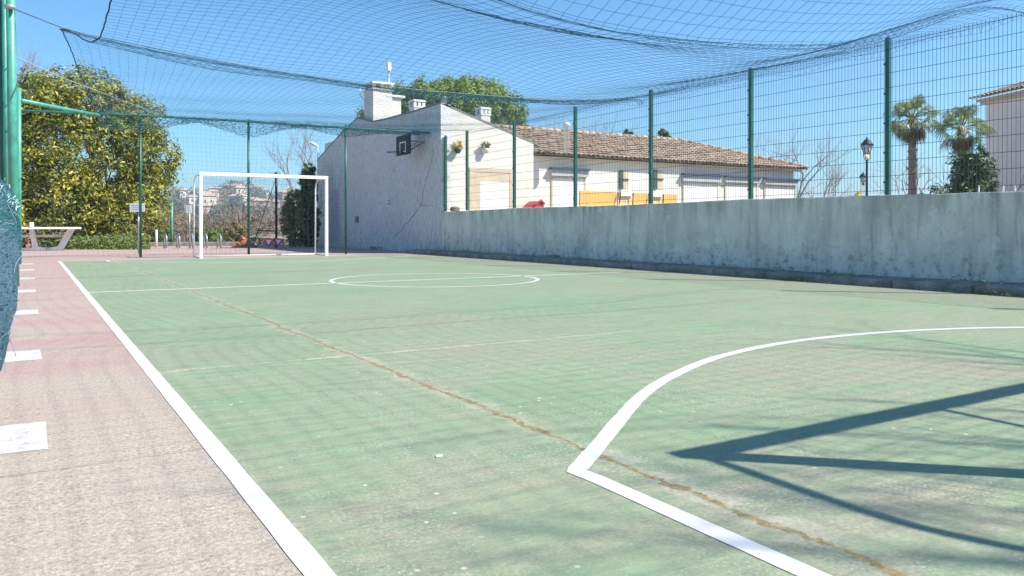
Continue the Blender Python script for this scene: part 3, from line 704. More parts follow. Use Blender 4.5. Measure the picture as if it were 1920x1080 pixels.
m = MB(); m.tube([(0, 0, -.2), (.1, 0, 1.2), (0, .1, 2.6)], [.22, .17, .12], 8)
for k in range(7): branch(m, Vector((0, 0, 1.2+.2*k)), (rdir()+Vector((0, 0, .7))).normalized(), 1.4, .07, 2)
m.build('trunk', M['bark'], T)
m = MB()
for k in range(2600):
    px = random.uniform(60, 282); d = random.uniform(26.2, 28.2); p = at(px, d, random.random()**1.5*(.45 if px > 130 else .3)); leaf(m, p, (Vector((0, -.3, .8))+rdir()*.8).normalized(), .15)
tag(m.build('ivy', M['ivy'], fix=False), 'low ivy ground cover at the foot of the yellow green tree', 'ground cover', kind='stuff')
# stone pine
c = at(845, 62, 0); T = empty('stone_pine', c, 'umbrella shaped green pine rising behind the chimneys', 'tree')
blobs = [((0, 0, 9.2), (5.4, 5, 2.2)), ((-4.2, 0, 8.4), (2.6, 2.5, 1.3)), ((3.6, 0, 9.0), (2.5, 2.5, 1.5)), ((1.2, 0, 10.4), (3.3, 3, 1.25)), ((-2.0, 0, 9.9), (2.7, 2.5, 1.1)), ((5.0, 0, 8.1), (1.3, 1.6, 1.0))]
crown('crown', M['pine'], T, blobs, 1700, 28, .48, .28, 6.7, .2, .6); T.scale = (1.06, 1.06, 1.06)
m = MB(); m.tube([(0, 0, 0), (.2, 0, 4), (0, 0, 8)], [.4, .33, .25], 8); m.build('trunk', M['bark'], T)
# bare trees
bare_tree(at(48, 34, 0), 8.6, 'leafless reddish tree showing behind the top of the yellow green tree', M['redbark'], dep=6)
bare_tree(at(592, 41, 0), 6.4, 'leafless tree behind the far end of the rough grey wall', M['palebark'], dep=6)
bare_tree(at(1072, 55, 0), 9.6, 'leafless pale tree rising behind the tiled roof', M['palebark'], dep=6, spread=.8)
bare_tree(at(1490, 48, 0), 7.4, 'leafless tree at the right end of the low tiled building', M['palebark'], dep=6, spread=.8)
bare_tree(at(1540, 52, 0), 6.0, 'small leafless tree left of the street lantern', M['palebark'], dep=6, spread=.8)
bare_tree(at(1722, 40, 0), 4.8, 'small leafless tree between the two palms', M['palebark'], dep=5, spread=.8)
def shrub(name, px, d, pyt, wpx, label, mat, n=90, per=22, size=.16, cat='shrub', base=.0, group=None, gap=.18):
    c = at(px, d, base); H = CAM_H+(425-pyt)/FPX*d-base; rx = wpx/FPX*d/2
    t = empty(name, c, label, cat, group)
    bl = [((0, 0, H*.5), (rx*.8, rx*.8, H*.5)), ((-rx*.4, 0, H*.38), (rx*.55, rx*.6, H*.38)), ((rx*.42, 0, H*.34), (rx*.52, rx*.6, H*.36)), ((rx*.05, -.1, H*.74), (rx*.62, rx*.6, H*.26))]
    crown('foliage', mat, t, bl, n, per, max(.12, min(rx, H)*.24), size, .02, gap)
    m = MB()
    for k in range(5): branch(m, Vector((0, 0, -.05)), (rdir()*.6+Vector((0, 0, 1))).normalized(), H*.4, .03, 2)
    m.build('stem', M['bark'], t); return t
shrub('ivy_hedge', 580, 29.8, 318, 34, 'tall dark hedge growing against the end of the grey wall', M['bush'], 260, 26, .16, 'hedge')
shrub('shrub', 577, 29.9, 306, 34, 'bright green tuft topping the dark hedge by the wall', M['lime'], 50, 24, .15, base=2.2)
shrub('shrub', 551, 29.5, 352, 50, 'dry yellowish shrub in front of the dark hedge', M['dry'], 230, 22, .13)
shrub('shrub', 1176, 50, 240, 26, 'small green treetop peeking over the tiled roof', M['lime'], 60, 22, .3, base=4.5)
shrub('shrub', 1240, 50, 246, 48, 'wider green treetop peeking over the tiled roof', M['lime'], 90, 22, .3, base=4.2)
shrub('shrub', 1820, 28, 276, 100, 'rounded dark green bush before the pink house', M['bush'], 380, 26, .17, 'bush', base=.2)
for i, (px, wpx, lb) in enumerate([(1605, 62, 'low yellow flowering hedge below the street lantern'), (1760, 110, 'low dark hedge behind the wall between the palms')]):
    shrub('hedge', px, 24, 357 if i == 0 else 351, wpx, lb, M['flower'] if i == 0 else M['bush'], 90, 18, .12, 'hedge', base=.3)
# ------------------------------------------------------------------ low tiled building
BY = 25.4; BX0, BX1 = 12.95, 31.1; EZ = 3.46
lb_ = empty('tiled_building', (BX0, BY, .2), 'long low white building with brown tiled roof', 'building')
def lp(x, y, z): return (x-BX0, y-BY, z-.2)
m = MB(); m.box(lp(BX0, BY, 0), lp(BX1, BY+8, EZ-.02)); m.build('wall', M['white'], lb_)
m = MB(); m.box(lp(BX0-.0, BY-.26, EZ-.08), lp(BX1+.3, BY-.003, EZ-.02)); m.build('eave', M['cream'], lb_)
# roof: rows of half-round tiles on the front slope, hipped at the right end
RY, RZ = BY+4.0, 5.0; ey = BY-.38; ez = EZ+.02; RXE = 27.4
m = MB(); TW = .235; nT = int((BX1+.55-(BX0-1.2))/TW); rowsN = 12
for i in range(nT):
    xc = BX0-1.2+TW*(i+.5); lim = 1 if xc < RXE else max(0, (BX1+.55-xc)/(BX1+.55-RXE))
    for j in range(rowsN):
        t0, t1 = j/rowsN, (j+1.12)/rowsN
        if t0 >= lim: break
        t1 = min(t1, lim+.03)
        jz = random.uniform(-.008, .014); jx = random.uniform(-.008, .008); vs = []
        for (t, lift, sc2) in ((t0, .03, 1.0), (t1, .0, .86)):
            for k in range(7):
                a = math.pi*k/6
                vs.append(lp(xc+jx+TW*.47*sc2*math.cos(a), ey+(RY-ey)*t, ez+(RZ-ez)*t+lift+jz+.085*sc2*math.sin(a)))
        m.add(vs, [(k, k+1, k+8, k+7) for k in range(6)], True)
m.build('roof_tiles', M['tile'], lb_, fix=False)
m = MB(); m.add([lp(BX0-1.2, ey+.05, ez), lp(BX1+.5, ey+.05, ez), lp(RXE, RY, RZ), lp(BX0-1.2, RY, RZ), lp(BX1+.5, RY+4.3, ez), lp(BX0-1.2, RY+4.3, ez)], [(0, 1, 2, 3), (1, 4, 2), (3, 2, 4, 5)]); m.build('roof', M['tile'], lb_)
m = MB(); 
for i in range(40):
    x = BX0-1.2+(RXE-BX0+1.2)*i/40; m.tube([lp(x, RY, RZ+.06), lp(x+.42, RY, RZ+.05)], [.105, .09], 8, True)
for i in range(13):
    q0, q1 = i/13, (i+1.1)/13; A = Vector(lp(RXE, RY, RZ+.06)); B_ = Vector(lp(BX1+.55, ey, ez+.08)); m.tube([A.lerp(B_, q0), A.lerp(B_, min(1, q1))], [.09, .105], 8, True)
m.build('ridge_tiles', M['tile'], lb_, fix=False)
m = MB(); m.lathe([(.11, 0), (.11, 1.0), (.14, 1.02), (.14, 1.1), (.08, 1.16)], (at(1062, 30, 0).x-BX0, at(1062, 30, 0).y-BY, 3.35), 10); m.build('vent_pipe', M['white'], lb_)
def fpx(px): # x on the facade for a column
    t = (px-960)/FPX; s, c = math.sin(YAW), math.cos(YAW); d = BY/(c-t*s); return d*(s+t*c), d
for (p0, p1, q0, q1) in ((1030, 1100, 316, 331), (1277, 1348, 327, 341), (1356, 1421, 331, 343), (1430, 1492, 335, 347)):
    (x0, d0), (x1, d1) = fpx(p0), fpx(p1); d = (d0+d1)/2; z1 = CAM_H+(425-q0)/FPX*d; z0 = CAM_H+(425-q1)/FPX*d
    m = MB(); m.box(lp(x0, BY-.16, z0), lp(x1, BY-.003, z1-.07)); wn = m.build('shutter_box', M['awning'], lb_)
    m = MB(); m.box(lp(x0-.03, BY-.26, z1-.068), lp(x1+.03, BY-.004, z1)); m.build('box_cover', M['darkblue'], wn)
    m = MB(); m.box(lp(x0+.15, BY-.03, .5), lp(x1-.15, BY-.004, z0-.002)); dr = m.build('window', M['curtain'], lb_)
    m = MB()
    xa, xb, zz = x0+.07, x1-.07, z0-.003
    m.prism([lp(xa, BY-.045, .5), lp(xa+.08, BY-.045, .5), lp(xa+.08, BY-.045, zz-.08), lp(xb-.08, BY-.045, zz-.08), lp(xb-.08, BY-.045, .5), lp(xb, BY-.045, .5), lp(xb, BY-.045, zz), lp(xa, BY-.045, zz)], (0, .04, 0)); m.build('frame', M['cream'], dr)
for (p0, p1, p2) in ((1160, 1167, 1178), (1224, 1231, 1243)):
    (x0, d), (x1, _), (x2, _) = fpx(p0), fpx(p1), fpx(p2); z1 = CAM_H+(425-319)/FPX*d; z0 = CAM_H+(425-354)/FPX*d
    m = MB(); m.box(lp(x1, BY-.012, z0), lp(x2, BY-.003, z1)); wn = m.build('window', M['cream'], lb_)
    m = MB(); m.box(lp(x0, BY-.06, z0), lp(x1, BY-.02, z1)); m.build('shutter', M['shutter'], wn)
    m = MB(); m.box(lp(x0, BY-.065, (z0+z1)/2), lp(x2, BY-.014, (z0+z1)/2+.03)); m.build('shutter_bar', M['iron'], wn)
# dark drain pipe with curved hoses, red object, orange boards
x, d = fpx(979); p = at(978.5, 24.4, 0); dpipe = empty('drain_pipe', (p.x, p.y, .2), 'dark downpipe with curved hoses at the corner of the white house', 'pipe')
MB().tube([(0, 0, 0), (0, 0, CAM_H+(425-325)/FPX*24.4-.2)], .035, 8).build('pipe', M['iron'], dpipe)
for k in range(2): m = MB(); m.tube([(.04+.05*k, 0, 1.6), (.14+.05*k, 0, 1.45), (.19+.05*k, 0, 1.1), (.1+.05*k, 0, .2)], .012, 6); m.build('hose', M['iron'], dpipe)
p = at(1000, 23, .2); rd = empty('red_slide', p, 'bright red moulded plastic piece behind the wall', 'plastic toy')
m = MB(); m.prism([(-.26, -.2, 0), (.28, -.2, 0), (.25, -.2, 1.10), (.2, -.2, 1.27), (.05, -.2, 1.30), (-.1, -.2, 1.20), (-.16, -.2, 1.14), (-.25, -.2, 1.08)], (0, .5, 0)); m.build('body', M['red'], rd)
m = MB(); m.tube([(-.2, -.22, 1.06), (-.05, -.24, 1.22), (.1, -.24, 1.33), (.24, -.22, 1.22)], .03, 6); m.build('rim', M['red'], rd)
p0 = at(1087, 22.5, .2); p1 = at(1270, 24.6, .2); ob = empty('orange_boards', p0, 'row of orange and yellow boards standing behind the wall', 'board screen')
dv = (p1-p0); Lb = dv.length; rz = math.atan2(dv.y, dv.x); ob.rotation_euler = (0, 0, rz)
for (a_, b_, mt, zt, yo) in ((0, .36, 'yellow', 1.58, 0), (.365, .52, 'orange', 1.57, -.02), (.525, .68, 'yellow', 1.57, .0), (.685, .83, 'orange', 1.56, -.02), (.835, 1, 'yellow', 1.56, 0)):
    m = MB(); m.bbox((Lb*a_, yo, 0), (Lb*b_, yo+.05, zt), .01); m.build('board', M[mt], ob)
for (a_, b_) in ((.375, .50), (.70, .82)):
    m = MB(); m.prism([(Lb*a_, -.10, 1.46), (Lb*b_, -.10, 1.46), (Lb*b_, -.10, 1.62), (Lb*a_, -.10, 1.62)], (0, .06, 0)); m.build('hatch', M['concrete'], ob)
    for q0, q1 in ((a_, a_-.02), (b_, b_-.01)): m = MB(); m.tube([(Lb*q0, -.12, 1.56), (Lb*q1, -.12, 1.2)], .014, 5); m.build('stay', M['iron'], ob)
# planters on the white front wall
for (px, lbl, mt) in ((857, 'wall planter with bright yellow flowers on the white house front', 'flower'), (909, 'wall planter with faded straw coloured plant on the white house front', 'dry')):
    t = (px-960)/FPX; s, c_ = math.sin(YAW), math.cos(YAW); d = 20.0/(c_-t*s); p = at(px, d, CAM_H+(425-284)/FPX*d); p.y = 19.95
    pl = empty('wall_planter', p, lbl, 'planter', 'planters on the white house front')
    m = MB(); m.lathe([(.05, -.06), (.10, .02), (.12, .08)], (0, 0, 0), 10); m.build('pot', M['concrete'] if mt == 'dry' else M['shutter'], pl)
    crown('plant', M[mt], pl, [((0, 0, .17), (.15, .09, .11))], 26, 12, .05, .06)
p = at(853, 22.2, 1.19); m = MB(); m.lathe([(.0, -.02), (.12, 0), (.15, .06), (.11, .12), (.0, .14)], tuple(p), 10); tag(m.build('stone', M['bark']), 'round brown stone on the wall below the yellow planter', 'stone')
# ------------------------------------------------------------------ far end: table, racks, signs
p = at(36, 25, 0); tb = empty('ping_pong_table', p, 'white concrete table tennis table behind the far left corner', 'table', None, -.05)
m = MB(); m.bbox((-1.1, -.76, .685), (1.72, .76, .745), .015); m.build('table_top', M['concrete'], tb)
m = MB(); m.box((.32, -.78, .745), (.36, .78, .9)); m.build('net_plate', M['concrete'], tb)
for sx, x0, x1 in ((1, 1.55, 1.2), (-1, .28, .38)):
    pts = [(x0, -.3, .684), (x0-.22*sx if sx > 0 else x0+.13, -.3, .684), (x1-.14*sx, -.3, .13), (x1-.3*sx, -.3, .10), (x1-.5*sx, -.3, .09), (x1-.5*sx, -.3, 0), (x1, -.3, 0)]
    m = MB(); m.prism(pts, (0, .6, 0)); m.build('leg', M['concrete'], tb)
m = MB(); m.box((-1.0, -.28, .0), (.95, .28, .085)); m.build('base', M['concrete'], tb)
m = MB(); m.box((-1.0, -.06, .42), (1.22, .06, .50)); m.build('brace', M['concrete'], tb)
g0 = None
for i, px in enumerate((310, 334, 359, 385, 411)):
    lab = ['first bike hoop from the left, nearest the ivy', 'second bike hoop from the left, between ivy and goal', 'bike hoop just left of the white goal', 'bike hoop directly behind the left post of the goal', 'rightmost bike hoop, seen inside the goal mouth'][i]
    p = at(px, 27.8, 0)
    if g0 is None:
        g0 = empty('bike_rack', p, lab, 'bike rack', 'steel bike hoops behind the far netting'); m = MB()
        m.tube([(0, -.28, 0), (0, -.28, .33)]+[(0, -.28*math.cos(a*math.pi/8), .33+.17*math.sin(a*math.pi/8)) for a in range(1, 8)]+[(0, .28, .33), (0, .28, 0)], .03, 8); m.build('hoop', M['galv'], g0)
        for sy in (-.28, .28): m = MB(); m.lathe([(.07, 0), (.07, .012)], (0, sy, 0), 10); m.build('base_plate', M['galv'], g0)
    else:
        q = copy_tree(g0); q.location = p; q['label'] = lab
m = MB(); a = at(262, 30.5, 0); b = at(470, 31.5, 0); dv = (b-a); rot = Matrix.Translation(a) @ Matrix.Rotation(math.atan2(dv.y, dv.x), 4, 'Z'); m.bbox((0, 0, -.1), (dv.length, .25, .16), .015, rot)
tag(m.build('low_wall', M['kerbm']), 'low kerb wall edging the far pavement behind the bike hoops', 'wall')
p = at(293, 28.6, 0); m = MB(); m.lathe([(.045, 0), (.045, .62), (.03, .65)], tuple(p), 10); tag(m.build('bollard', M['whitemetal']), 'white bollard beside the bike hoops', 'bollard')
p = at(322, 31, 0); st_ = empty('sign_post', p, 'green post carrying no sign, right of the yellow green tree', 'post'); MB().tube([(0, 0, 0), (0, 0, CAM_H+45/FPX*31)], .05, 10).build('shaft', M['greenpale'], st_); m = MB(); m.lathe([(.09, 0), (.09, .25), (.06, .28)], (0, 0, 0), 10); m.build('base', M['iron'], st_)
p = at(327, 40, 0); sl_ = empty('street_light', p, 'slim street light with white arched head right of the yellow green tree', 'street light')
zt = CAM_H+(425-297)/FPX*40; MB().tube([(-.3, 0, 0), (-.3, 0, zt-.4), (-.15, 0, zt-.06), (.05, 0, zt)], .04, 8).build('pole', M['galv'], sl_); m = MB(); m.tube([(0, 0, zt), (.2, 0, zt+.02), (.38, 0, zt-.04)], [.05, .09, .03], 8); m.build('lamp_head', M['whitemetal'], sl_)
def sign(px, d, pyc, wp_, hp_, lab, post=True):
    p = at(px, d, 0); z = CAM_H+(425-pyc)/FPX*d; hw = wp_/FPX*d/2; hh = hp_/FPX*d/2; s = empty('sign', p, lab, 'sign', None, -YAW)
    MB().box((-hw, -.012, z-hh), (hw, .0, z+hh)).build('panel', M['paper'], s)
    for k in range(3): m = MB(); m.box((-hw*.75, -.016, z+hh*(.5-.45*k)), (hw*(.7 if k != 1 else .45), -.013, z+hh*(.5-.45*k)+hh*.10)); m.build('print_line', M['inkpale'], s)
    if post: MB().tube([(hw*.1, .035, 0), (hw*.1, .035, z+hh*.6)], .025, 8).build('post', M['galv'], s)
sign(257.5, 22.3, 389, 28, 16, 'wide white notice sign behind the leftmost fence pole', True); sign(354, 27.5, 392, 11, 14, 'small white sign left of the goal', True)
# black post behind the goal with wires
p = at(518, 28.5, 0); bp = empty('black_post', p, 'black steel post seen through the goal mouth', 'post'); zt = CAM_H+(425-323)/FPX*28.5
MB().tube([(0, 0, 0), (0, 0, zt)], .045, 8).build('shaft', M['iron'], bp); m = MB(); m.tube([(0, 0, zt-.2), (-.35, 0, zt-1.2), (-.75, 0, .3)], .012, 5); m.build('stay', M['iron'], bp); m = MB(); m.tube([(-.05, 0, .6), (-.7, 0, .62)], .02, 5); m.build('crossbar', M['iron'], bp)
for i, (px, tilt) in enumerate(((503, .0), (519, .14))):
    p = at(px, 27.6+.3*i, 0); s = empty('yield_sign', p, ['red bordered white triangle sign leaning left of the black post', 'red bordered white triangle sign propped against the black post'][i], 'road sign', 'triangle signs behind the goal', -YAW)
    rot = Matrix.Rotation(tilt, 4, 'Y') @ Matrix.Rotation(-.2, 4, 'X')
    m = MB(); m.prism([(-.2, 0, .36), (0, 0, .02), (.2, 0, .36)], (0, .02, 0), rot); m.build('panel', M['red'], s)
    m = MB(); m.prism([(-.10, -.004, .305), (0, -.004, .13), (.10, -.004, .305)], (0, .003, 0), rot); m.build('face', M['paper'], s)
m = MB(); c = at(458, 29.5, 0)
for k in range(160):
    a = random.uniform(0, 6.28); q = random.random(); rr = q*.42; hh = .30*(1-q)+.02
    rot = Matrix.Translation((c.x+rr*math.cos(a), c.y+rr*math.sin(a), random.uniform(.0, hh))) @ Matrix.Rotation(random.uniform(0, 3), 4, rdir()); s = random.uniform(.05, .12); m.box((-s, -s*.6, -s*.25), (s, s*.6, s*.25), rot)
tag(m.build('rubble_heap', M['terracotta']), 'small heap of orange terracotta rubble seen through the goal', 'rubble')
# brush beyond the pavement
m = MB()
for q in range(420):
    px = random.uniform(268, 640); d = random.uniform(36, 80); lo = hillz(d, 0)
    top = 404+10*math.sin(px*.021)+7*math.sin(px*.06+d); zc = lo+(CAM_H+(425-top)/FPX*d-lo)*random.random()**.7-.4; c = at(px, d, zc); s_ = random.uniform(.6, 1.5)
    for k in range(55):
        e = rdir(); e.z = abs(e.z)*1.2-.2; p = c+e*s_*random.uniform(.2, .9); t = (e+rdir()*.5).normalized(); b = t.cross(rdir()).normalized()*random.uniform(.010, .028); L = random.uniform(.25, .7)
        kk = len(m.v); m.v += [tuple(p-b), tuple(p+b), tuple(p+t*L)]; m.f.append([kk, kk+1, kk+2]); m.sm.append(False)
tag(m.build('brush', M['brushm'], fix=False), 'bare brown brush filling the slope beyond the court', 'brush', kind='stuff')
for i, (px, d, pyt, wpx, mt, lab) in enumerate([(300, 34, 425, 60, 'lime', 'low green shrub right of the ivy'), (392, 34, 428, 70, 'lime', 'low green shrub behind the bike hoops'), (440, 36, 416, 50, 'dry', 'pale dry shrub behind the terracotta heap'), (330, 44, 395, 70, 'dry', 'straw coloured bush beyond the green post')]):
    shrub('shrub', px, d, pyt, wpx, lab, M[mt], 80, 20, .14)
# far hillside
HW = [simple('far_house_wall_%s' % n_, c_, .06, .2, .9) for n_, c_ in (('cream', (.66, .58, .48)), ('white', (.74, .70, .66)), ('rose', (.62, .48, .42)))]
HR = simple('far_roof', (.50, .36, .29), .15, .3, .9); HWN = simple('far_window', (.12, .13, .15), .2, .3, .5)
def far_house(r, a, w_, d_, h_, k, lab):
    z = hillz(r, a)-1; t = empty('house', (r*math.sin(a), r*math.cos(a), z), lab, 'house', 'houses on the far hillside', -a+random.uniform(-.5, .5))
    MB().box((-w_/2, -d_/2, 0), (w_/2, d_/2, h_)).build('wall', HW[k % 3], t)
    m = MB(); o = .5; rz_ = h_+d_*.2; m.add([(-w_/2-o, -d_/2-o, h_), (w_/2+o, -d_/2-o, h_), (w_/2+o, d_/2+o, h_), (-w_/2-o, d_/2+o, h_), (-w_/2+d_*.2, 0, rz_), (w_/2-d_*.2, 0, rz_)], [(0, 1, 5, 4), (1, 2, 5), (2, 3, 4, 5), (3, 0, 4), (0, 3, 2, 1)]); m.build('roof', HR, t)
    for j in range(int(w_//3.2)):
        for zz in ([1.2, 4.0] if h_ > 6 else [1.6]):
            xx = -w_/2+1.6+j*3.2; MB().box((xx-.5, -d_/2-.03, zz+.6), (xx+.5, -d_/2-.004, zz+2)).build('window', HWN, t)
random.seed(21)
for i in range(30):
    r = random.choice((420, 480, 540, 570, 600, 610))+random.uniform(-25, 25); a = .545+math.atan((random.uniform(335, 610)-960)/FPX)
    far_house(r, a, random.uniform(5, 8.5), random.uniform(6, 7), random.choice((4.0, 4.8, 5.8)), i, 'pale house with tiled roof among trees on the far hillside')
for (px, r, w_, h_, lab) in ((430, 190, 13, 4, 'long pale flat fronted house below the hillside, left in the goal mouth'), (508, 230, 10, 6, 'pale storeyed block on the hillside right of the black post')):
    a = .545+math.atan((px-960)/FPX); far_house(r, a, w_, 9, h_+5, 0, lab)
m = MB()
for k in range(640):
    a = random.uniform(-.15, .95); r = random.uniform(135, 640)
    if random.random() < .5: a = .545+math.atan((random.uniform(320, 620)-960)/FPX)
    z = hillz(r, a); s = random.uniform(1.4, 3.0)*(.7+r/900); c = Vector((r*math.sin(a), r*math.cos(a), z+s*.8))
    for j in range(44):
        e = rdir(); p = c+Vector((e.x*s, e.y*s, e.z*s*random.uniform(.7, 1.2))); leaf(m, p, (e+Vector((0, 0, .5))+rdir()*.5).normalized(), s*.55)
tag(m.build('far_woodland', M['farwood'], fix=False), 'mass of trees covering the far hillside', 'woodland', kind='stuff')
# ------------------------------------------------------------------ right side: palms, lanterns, pink house
def palm(px, d, pyc, sp, lab, seed):
    random.seed(seed); p = at(px, d, .2); zc = CAM_H+(425-pyc)/FPX*d-.2; t = empty('palm_tree', p, lab, 'palm tree', 'palms behind the wall')
    m = MB(); m.tube([(0, 0, -.2), (.03, 0, zc*.5), (0, 0, zc*.8), (0, 0, zc)], [.19, .155, .15, .17], 10)
    for k in range(60): # leaf-base stubs
        z = zc*k/60; a = k*2.4; m.tube([(.14*math.cos(a), .14*math.sin(a), z), (.20*math.cos(a), .20*math.sin(a), z+.09)], [.035, .012], 4)
    m.build('trunk', M['palmtrunk'], t)
    def fan(m, el, az, L, fr, droop):
        d0 = Vector((math.cos(az)*math.cos(el), math.sin(az)*math.cos(el), math.sin(el))); base = Vector((0, 0, zc))
        tip = base+d0*L+Vector((0, 0, -droop*L*.3)); m.tube([base, base+d0*L*.5, tip], [.02, .014, .01], 4, False)
        fw = (tip-base).normalized(); sd_ = fw.cross(Vector((0, 0, 1))); sd_ = sd_.normalized() if sd_.length > .1 else Vector((1, 0, 0)); sd_ = Matrix.Rotation(random.uniform(-1.1, 1.1), 3, fw) @ sd_; nn = sd_.cross(fw)
        for k in range(17):
            a = (k-8)/8*1.9; dr = (fw*math.cos(a)+sd_*math.sin(a)).normalized(); l_ = fr*(1-.18*abs(a)/1.9)*random.uniform(.9, 1.1)
            q = tip+dr*l_*.6+nn*.05; e = tip+dr*l_+Vector((0, 0, -.28*l_*(.6+droop))); wv = dr.cross(nn).normalized()*fr*.05
            kk = len(m.v); m.v += [tuple(tip), tuple(q+wv), tuple(e), tuple(q-wv)]; m.f.append([kk, kk+1, kk+2, kk+3]); m.sm.append(False)
    m = MB()
    for k in range(34): fan(m, R(random.uniform(-40, 78)), k*2.4+random.uniform(-.3, .3), sp*random.uniform(.55, .95), sp*random.uniform(.40, .52), .5)
    m.build('crown', M['palmleaf'], t, fix=False)
    m = MB()
    for k in range(18): fan(m, R(random.uniform(-80, -45)), k*2.4, sp*random.uniform(.4, .6), sp*.4, .8)
    m.build('dead_fronds', M['palmdead'], t, fix=False)
palm(1710, 32, 222, 1.0, 'taller fan palm right of the street lantern', 3); palm(1803, 32, 242, 1.0, 'shorter fan palm above the dark bush', 5)
random.seed(5)
def lantern(px, d, pyt, pyb, lab, sign_=False):
    p = at(px, d, .2); z1 = CAM_H+(425-pyt)/FPX*d-.2; z0 = CAM_H+(425-pyb)/FPX*d-.2; H = (z1-z0)*.9; z1 = z0+H; t = empty('street_lantern', p, lab, 'street lamp', 'lantern street lamps behind the wall')
    MB().lathe([(.10, 0), (.10, .3), (.06, .4), (.045, 1), (.035, z0-.12), (.06, z0-.1), (.03, z0)], (0, 0, 0), 10).build('post', M['iron'], t)
    m = MB(); m.lathe([(H*.12, z0), (H*.30, z0+H*.52)], (0, 0, 0), 6); m.build('glass', M['lampglass'], t)
    m = MB(); m.lathe([(H*.36, z0+H*.52), (H*.30, z0+H*.62), (H*.14, z0+H*.82), (H*.07, z0+H*.86), (H*.05, z0+H*.95), (.008, z1)], (0, 0, 0), 6)
    for k in range(6):
        a = math.pi*k/3; m.tube([(H*.125*math.cos(a), H*.125*math.sin(a), z0), (H*.31*math.cos(a), H*.31*math.sin(a), z0+H*.53)], .012, 4)
    for k in (-1, 1): m.tube([(0, 0, z0-.25), (k*H*.28, 0, z0-.1), (k*H*.32, 0, z0+H*.1)], .012, 4)
    m.build('lantern_frame', M['iron'], t)
    if sign_:
        m = MB(); zz = CAM_H+(425-295)/FPX*d-.2; m.tube([(-.06, -.03, zz), (-.06, -.06, zz)], .1, 14); m.build('round_plate', M['orangelight'], t)
lantern(1625, 26, 253, 290, 'tall black lantern street lamp left of the palms', True); lantern(1618, 40, 320, 342, 'shorter black lantern lower down behind the tall lantern')
for i, px in enumerate((1526, 1617, 1720, 1835, 1881, 1903)):
    p = at(px, 21, .2); m = MB(); m.lathe([(.022, 0), (.022, 1.62), (.012, 1.65)], tuple(p), 8)
    lab = ['white railing post by the leafless tree at the end of the tiled building', 'white railing post under the street lanterns', 'white railing post beside the taller palm trunk', 'white railing post against the dark green bush', 'white railing post before the left half of the arched window', 'white railing post before the right half of the arched window'][i]
    tag(m.build('railing_post', M['whitemetal']), lab, 'post', 'white posts behind the wall')
# pink house
P0 = at(1848, 35, .2); dr = Vector((math.sin(.392), math.cos(.392), 0)); ph = empty('pink_house', P0, 'pink rendered house with tiled eaves at the right edge', 'house', None, -.392)
# local frame: +y along the facade away from the camera, +x into the house
hz_ = CAM_H+(425-186)/FPX*35-.2
m = MB(); m.box((0, -16, -.2), (9, 0, hz_)); m.build('wall', M['pink'], ph)
m = MB(); m.box((-.25, -16.2, hz_-.10), (-.003, .3, hz_+.0)); m.box((-.12, -16.1, hz_-.22), (-.004, .2, hz_-.102)); m.build('eave', M['cream'], ph)
m = MB()
for i in range(70):
    yc = .4-i*.24
    for j in range(8):
        vs = []
        for (t, lift, s2) in ((j*.5, .03, 1), (j*.5+.56, 0, .86)):
            for k in range(7): a = math.pi*k/6; vs.append((-.45+t, yc+.11*s2*math.cos(a), hz_+.03+t*.30+lift+.085*s2*math.sin(a)))
        m.add(vs, [(k, k+1, k+8, k+7) for k in range(6)], True)
m.build('roof_tiles', M['tile'], ph, fix=False)
m = MB(); m.add([(-.4, .5, hz_+.02), (-.4, -16.4, hz_+.02), (4.5, -16.4, hz_+1.5), (4.5, .5, hz_+1.5), (9.4, .5, hz_+.02), (9.4, -16.4, hz_+.02)], [(0, 1, 2, 3), (3, 2, 5, 4)]); m.build('roof', M['tile'], ph)
yc, zc_ = -4.6, 1.55
m = MB(); pts = [(-.012, yc-1.2, .2), (-.012, yc+1.2, .2)]+[(-.012, yc+1.2*math.cos(a*math.pi/12), zc_+.95*math.sin(a*math.pi/12)) for a in range(13)]
m.prism(pts, (.008, 0, 0)); wn = m.build('arched_window', M['lampglass'], ph)
m = MB(); m.tube([(-.03, yc-1.2, .2)]+[(-.03, yc-1.2*math.cos(a*math.pi/12), zc_+.95*math.sin(a*math.pi/12)) for a in range(13)]+[(-.03, yc+1.2, .2)], .05, 6); m.tube([(-.03, yc, .2), (-.03, yc, zc_+.95)], .03, 6); m.build('frame', M['whitemetal'], wn)
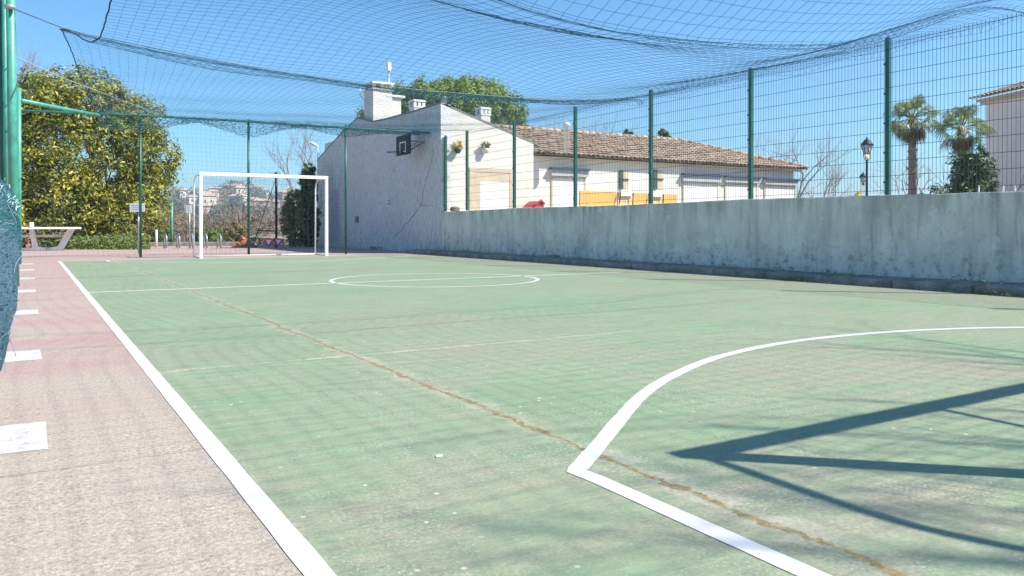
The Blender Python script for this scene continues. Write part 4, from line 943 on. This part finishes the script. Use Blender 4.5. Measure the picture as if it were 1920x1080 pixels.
for s in (-1, 1): m = MB(); m.prism([(-.022, yc+s*.12, .2), (-.022, yc+s*1.0, .2), (-.022, yc+s*.55, zc_+.6)], (.006, 0, 0)); m.build('curtain', M['shutter'], wn)
# ------------------------------------------------------------------ tree behind the camera whose branches shade the near court
random.seed(11)
bare_tree((7.9, -4.75, 0), 8.6, 'leafless tree outside the court behind the camera, casting branch shadows', M['bark'], dep=6, spread=.65, r=.15)
# ------------------------------------------------------------------ haze over the far hillside
g = NG('haze'); g.t.nodes.remove(g.p); pv = g.n('ShaderNodeVolumePrincipled'); pv.inputs['Color'].default_value = (.86, .90, .96, 1); pv.inputs['Density'].default_value = .0005; pv.inputs['Anisotropy'].default_value = .2
g.t.links.new(pv.outputs[0], g.out.inputs['Volume'])
m = MB(); m.box((-1600, -1600, -45), (1600, 1600, 75)); tag(m.build('haze', g.m), 'thin pale haze in the air over the valley', 'haze', kind='stuff')
lit = MB(); p = at(823, 2.61, 0); lit.prism([(p.x-.012, p.y-.006, .003), (p.x+.012, p.y-.002, .003), (p.x+.013, p.y+.006, .005), (p.x-.01, p.y+.005, .004)], (0, 0, .003)); tag(lit.build('paper_scrap', M['paper']), 'tiny white scrap lying on the green court left of the painted corner', 'litter')
# ------------------------------------------------------------------ weeds along the wall foot
random.seed(4); m = MB()
spots = [(9.0+random.uniform(-.06, .08), random.uniform(3.5, 19.5), random.uniform(.02, .07)) for k in range(46)]+[(9.72, y, .10) for y in (20.5, 20.9, 21.4, 24.3, 24.8, 25.0)]+[(WX-.03, random.uniform(4, 20), .04) for k in range(22)]
for (x, y, h) in spots:
    for j in range(int(24+h*300)):
        p = Vector((x+(.11 if x < 9.3 else 0)+random.gauss(0, .05), y+random.gauss(0, .16), (.10 if x > 9.02 and y < 20.2 else 0)+random.random()*h)); leaf(m, p, (rdir()+Vector((0, 0, .6))).normalized(), .022+h*.22)
tag(m.build('weeds', M['ivy'], fix=False), 'small weeds growing along the foot of the walls', 'weeds', kind='stuff')
